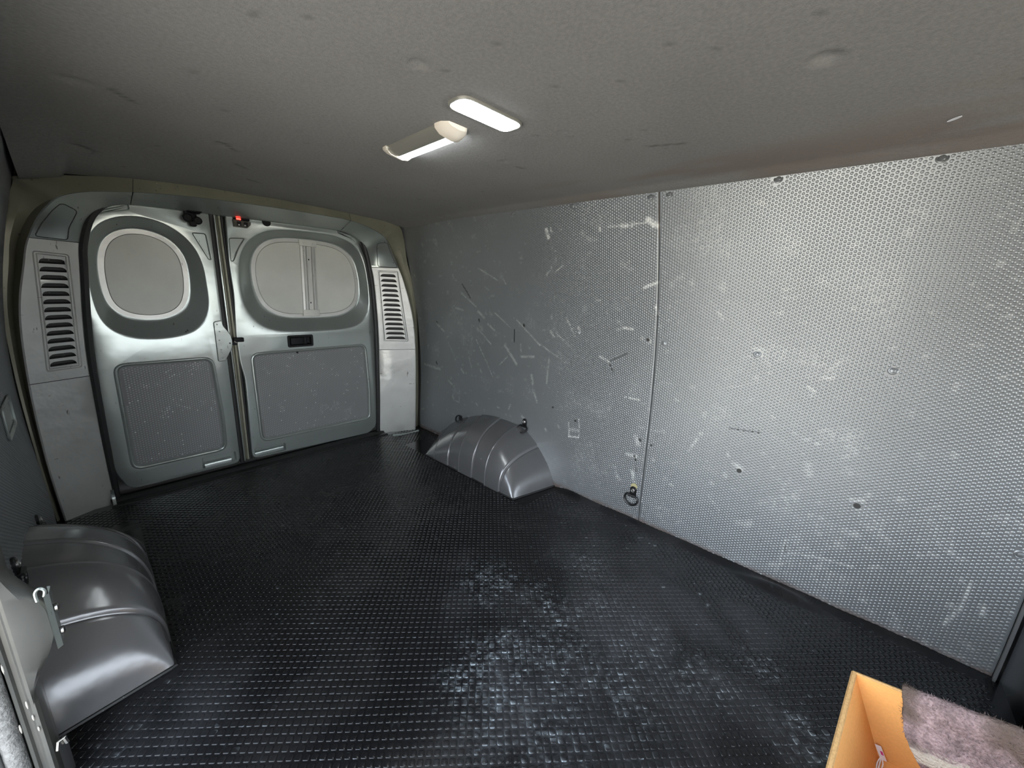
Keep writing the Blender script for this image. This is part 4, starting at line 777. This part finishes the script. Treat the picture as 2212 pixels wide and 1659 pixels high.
# ------------------------------------------------------------------ front right pillar, strap and cab behind the load bay
t2 = thing('trim_2', 'dark metal pillar past the front edge of the right wall', 'pillar', kind='structure')
build('pillar_edge', MB().loft([[(wx(z) - dx, -2.6215 - dy, z) for z in np.linspace(-.03, 1.285, 30)] for dx, dy in ((0, 0), (.002, .001), (.002, .007), (-.010, .008))], closed=False), M['shell'], t2)
build('pillar_panel', MB().loft([[(wx(z) + dx, -2.634 - dy, z) for z in np.linspace(-.35, 1.3, 30)] for dx, dy in ((-.004, 0), (.012, .004), (.014, .06), (-.004, .066), (-.004, .5))], closed=False), M['dark'], t2)
build('pillar_bolt', MB().lathe((.822, -2.665, .12), (-1, 0, 0), [(.006, -.002), (.006, .004), (.003, .006)], 10), M['black'], t2)
sb = build('seat_belt', MB().loft([[(.800 + dx, -2.690 - dy + 0.02 * (z + .3), z) for z in np.linspace(-.10, 1.0, 24)] for dx, dy in ((0, 0), (-.004, .002), (-.004, .045), (0, .047), (.004, .045), (.004, .002))], True), M['seal']); tag(sb, 'black strap hanging on the dark pillar at the right edge', 'strap')
cab = thing('wall_front', 'low dark cab partition, sized to limit the light, and step beyond the load floor', 'bulkhead', kind='structure')
build('bulkhead_panel', MB().box((0, -3.12, .06), (1.8, .03, .87)), M['dark'], cab)  # unseen; top edge height set to limit light coming through the cab
build('cab_floor', MB().box((0, -2.9, -.37), (1.8, .60, .03)), M['cavity'], cab)
build('step_face', MB().box((0, -2.625, -.2), (1.8, .012, .36)), M['cavity'], cab)

# ------------------------------------------------------------------ cardboard box with a towel over its rim
A0_ = np.array((.218, -2.302, .270)); ax = np.array((-.957, .102, -.273)); bx_ = np.array((-.187, -.934, .303)); cx_ = np.array((.224, -.341, -.913))
ax /= np.linalg.norm(ax); bx_ -= ax * (bx_ @ ax); bx_ /= np.linalg.norm(bx_); cx_ -= ax * (cx_ @ ax) + bx_ * (cx_ @ bx_); cx_ /= np.linalg.norm(cx_)
LA, LB_, LC = .285, .34, .205
bp = lambda a, b, c: A0_ + ax * a + bx_ * b + cx_ * c
box = thing('cardboard_box', 'open brown cardboard box tipped on the floor at the lower right', 'box', tuple(bp(LA, LB_ / 2, LC)))
TH = .0045
def wall_of(name, o, u, v, nrm, lu, lv, wob=0.0):
    """sheet of corrugated board with a visible cut top edge"""
    n = 16; L = []
    for k in range(n + 1):
        s = k / n; top = wob * math.sin(6 * s) ; p = o + u * lu * s + v * top; q = o + u * lu * s + v * lv
        L.append([p, p + nrm * TH, q + nrm * TH, q])
    return build(name, MB().loft(L, True, True, True), M['card'], box)
wall_of('side_panel', bp(-TH, 0, 0), bx_, cx_, ax, LB_, LC); wall_of('side_panel', bp(LA, 0, 0), bx_, cx_, ax, LB_, LC)
wall_of('end_panel', bp(0, -TH, 0), ax, cx_, bx_, LA, LC); wall_of('end_panel', bp(0, LB_, 0), ax, cx_, bx_, LA, LC)
build('base_panel', MB().loft([[bp(a, b, LC + c) for a, b in ((0, 0), (LA, 0), (LA, LB_), (0, LB_))] for c in (-.003, .001)], True, True, True), M['card'], box)
build('rim_edge', MB().tube([bp(LA, -TH * .5, -.0005), bp(.01, -TH * .5, -.0005), bp(-TH * .5, -TH * .5, -.0005)], .0042, 6).tube([bp(-TH * .5, -TH * .5, -.0005), bp(-TH * .5, LB_, -.0005)], .0026, 6), M['cardedge'], box, label='pale folded rim')
# towel: hangs over the rim of the far side panel, inside and outside
NU, NV = 150, 120
u = np.linspace(.058, .44, NU); v = np.linspace(-.13, .19, NV); Uu, Vv = np.meshgrid(u, v, indexing='ij')
edge_in = .066 + .022 * np.clip(Vv, 0, 1) / .1 * -1 * 0 + .010 * (fbm(Vv * 24, Vv * 0, 91) - .5) + np.where(Vv > 0, -.012 + .05 * sstep(.0, .03, Vv) * 0, 0)
start = np.interp(Vv, [-.13, 0, .012, .03, .06, .10, .15, .19], [.07, .066, .064, .060, .062, .075, .094, .105]) + .008 * (fbm(Vv * 30 + 3, Vv * 0, 91) - .5)
Ub = start + (Uu - .058) / (.44 - .058) * (.44 - start)
wr1 = fbm(Ub * 14, Vv * 9, 93) - .5; wr2 = fbm(Ub * 60, Vv * 60, 95) - .5
fold_ = .016 * np.sin(26 * Ub + 6 * Vv + 3 * fbm(Ub * 6, Vv * 5, 97)) * sstep(.0, .12, np.abs(Vv))
a_in = .010 + .022 * sstep(0, .10, Vv) + .028 * wr1 * sstep(0, .08, Vv) + np.abs(fold_) * .6 + .003 * wr2
a_in = np.maximum(a_in, .0065)
aa = np.where(Vv >= 0, a_in, -(.010 + .02 * sstep(0, .1, -Vv) + .02 * np.abs(wr1) * sstep(0, .08, -Vv)) - TH)
rr_ = .012; bl = sstep(-.016, .016, Vv); aa = (a_in * bl) + (-(.0135 + .03 * sstep(0, .12, -Vv) + .01 * np.abs(wr1))) * (1 - bl)
cc = np.abs(Vv) - .013 * np.exp(-(Vv / .016) ** 2) + .002 * wr2 - .008 * np.exp(-(Vv / .03) ** 2) * (fbm(Ub * 18, Ub * 0, 99))
Pt = A0_ + aa[..., None] * ax + Ub[..., None] * bx_ + cc[..., None] * cx_
band = sstep(.083, .086, Vv + .012 * np.sin(14 * Ub) - .02 * (Ub - .2)) * (1 - sstep(.104, .107, Vv + .012 * np.sin(14 * Ub) - .02 * (Ub - .2)))
vb = Vv + .012 * np.sin(14 * Ub) - .02 * (Ub - .2)
stitch = (np.abs(vb - .081) < .0016) * (np.sin(Ub * 900) > -.2) + (np.abs(vb - .111) < .0016) * (np.sin(Ub * 900) > -.2)
cream = np.clip(np.maximum(band * .95, .75 * stitch), 0, 1)
brown = .95 * sstep(.36, .60, fbm(Ub * 16 + 2, Vv * 20, 101)) * (1 - .65 * sstep(.16, .30, Ub)) * (1 - band)
mauve = .7 * sstep(.107, .112, vb)
idx = np.arange(NU * NV).reshape(NU, NV); Q = np.stack([idx[:-1, :-1], idx[1:, :-1], idx[1:, 1:], idx[:-1, 1:]], -1).reshape(-1, 4)
tw = thing('towel', 'worn pinkish brown towel with cream stripe draped over the cardboard box', 'towel', tuple(bp(0, .25, .19)))
wv = np.stack([cream, brown, mauve], -1).reshape(-1, 3)
cl = big('cloth', Pt.reshape(-1, 3), Q, M['towel'], tw, wear=wv)
sm = cl.modifiers.new('thickness', 'SOLIDIFY'); sm.thickness = .004; sm.offset = 0
# pile: short loops of thread standing off the cloth
ns = 30000; ii = rng.integers(0, NU - 1, ns); jj = rng.integers(0, NV - 1, ns); Pf = Pt[ii, jj] + rng.normal(0, .0009, (ns, 3))
du = Pt[np.minimum(ii + 1, NU - 1), jj] - Pt[ii, jj]; dv = Pt[ii, np.minimum(jj + 1, NV - 1)] - Pt[ii, jj]; nn = np.cross(dv, du); nn /= np.linalg.norm(nn, axis=1)[:, None] + 1e-9
nn *= np.sign(nn @ np.array((-.73, .3, .6)))[:, None]
keep = cream.ravel()[ii * NV + jj] < .3; Pf, nn, ii, jj = Pf[keep], nn[keep], ii[keep], jj[keep]; ns = len(Pf)
dr = nn + rng.normal(0, .65, (ns, 3)); dr /= np.linalg.norm(dr, axis=1)[:, None]; sd_ = np.cross(dr, rng.normal(0, 1, (ns, 3))); sd_ /= np.linalg.norm(sd_, axis=1)[:, None]; ln = rng.uniform(.0025, .0075, ns)[:, None]
V = np.stack([Pf - sd_ * .0006, Pf + sd_ * .0006, Pf + dr * ln], 1).reshape(-1, 3); F3 = np.arange(ns * 3).reshape(-1, 3)
big('towel_pile', V, F3, M['towel'], tw, kind='stuff', wear=np.repeat(wv[ii * NV + jj], 3, 0))
# white paper tag on a loop of thread at the inner corner of the box
tg = thing('paper_tag', 'small white paper tag with magenta print on a thread inside the box', 'tag', tuple(bp(.004, .004, LC)))
def tpn(a, b, c): return bp(a, b, c)
build('tag_card', MB().loft([[tpn(.006, .003, .158), tpn(.006, .012, .157), tpn(.010, .016, .185), tpn(.010, .007, .187)], [tpn(.0072, .003, .158), tpn(.0072, .012, .157), tpn(.0112, .016, .185), tpn(.0112, .007, .187)]], True, True, True), M['white'], tg)
build('tag_print', MB().loft([[tpn(.0085, .009, .167), tpn(.0085, .0125, .167), tpn(.0095, .0135, .174), tpn(.0095, .010, .174)], [tpn(.0092, .009, .167), tpn(.0092, .0125, .167), tpn(.0102, .0135, .174), tpn(.0102, .010, .174)]], True, True, True), M['pink'], tg)
for dx in (0, .004, -.003):
    build('thread', MB().tube(cr([tpn(.010, .009, .180), tpn(.014, .006 + dx, .192), tpn(.022, .004 + dx, .199), tpn(.045, .006 + dx, .2005), tpn(.08, .012 - dx, .200)], 6, False), .0011, 5), M['white'], tg)

# ------------------------------------------------------------------ outer shell of the van, added light blockers and the yard it stands in
sh = thing('body_shell', 'outer body shell of the van around the cargo bay, with added light blockers', 'van body', kind='structure')
for nm, c, d in (('roof_skin', (0, -1.5, 1.36), (1.86, 3.6, .02)), ('side_skin', (.90, -1.5, .5), (.02, 3.6, 1.75)), ('side_skin', (-.90, -.52, .5), (.02, 1.44, 1.75)), ('side_skin', (-.90, -2.86, .5), (.02, .88, 1.75)), ('door_post_blocker', (-.84, -2.50, .5), (.12, .14, 1.7)), ('rear_skin', (0, .12, .5), (1.82, .02, 1.75)), ('underfloor', (0, -1.5, -.40), (1.86, 3.6, .02)), ('door_header_blocker', (-.81, -2.0, 1.25), (.18, 1.7, .20)), ('cab_header_blocker', (0, -3.14, 1.14), (1.8, .06, .44))):  # both headers and the door post are unseen, added to block light
    build(nm, MB().box(c, d), M['shell'], sh)  # front left side skin is lengthened to cut light on the right wall
g = build('ground', MB().box((0, 0, -.78), (80, 80, .02)), M['concrete']); tag(g, 'sunlit concrete yard outside the sliding door', 'ground', 'structure')
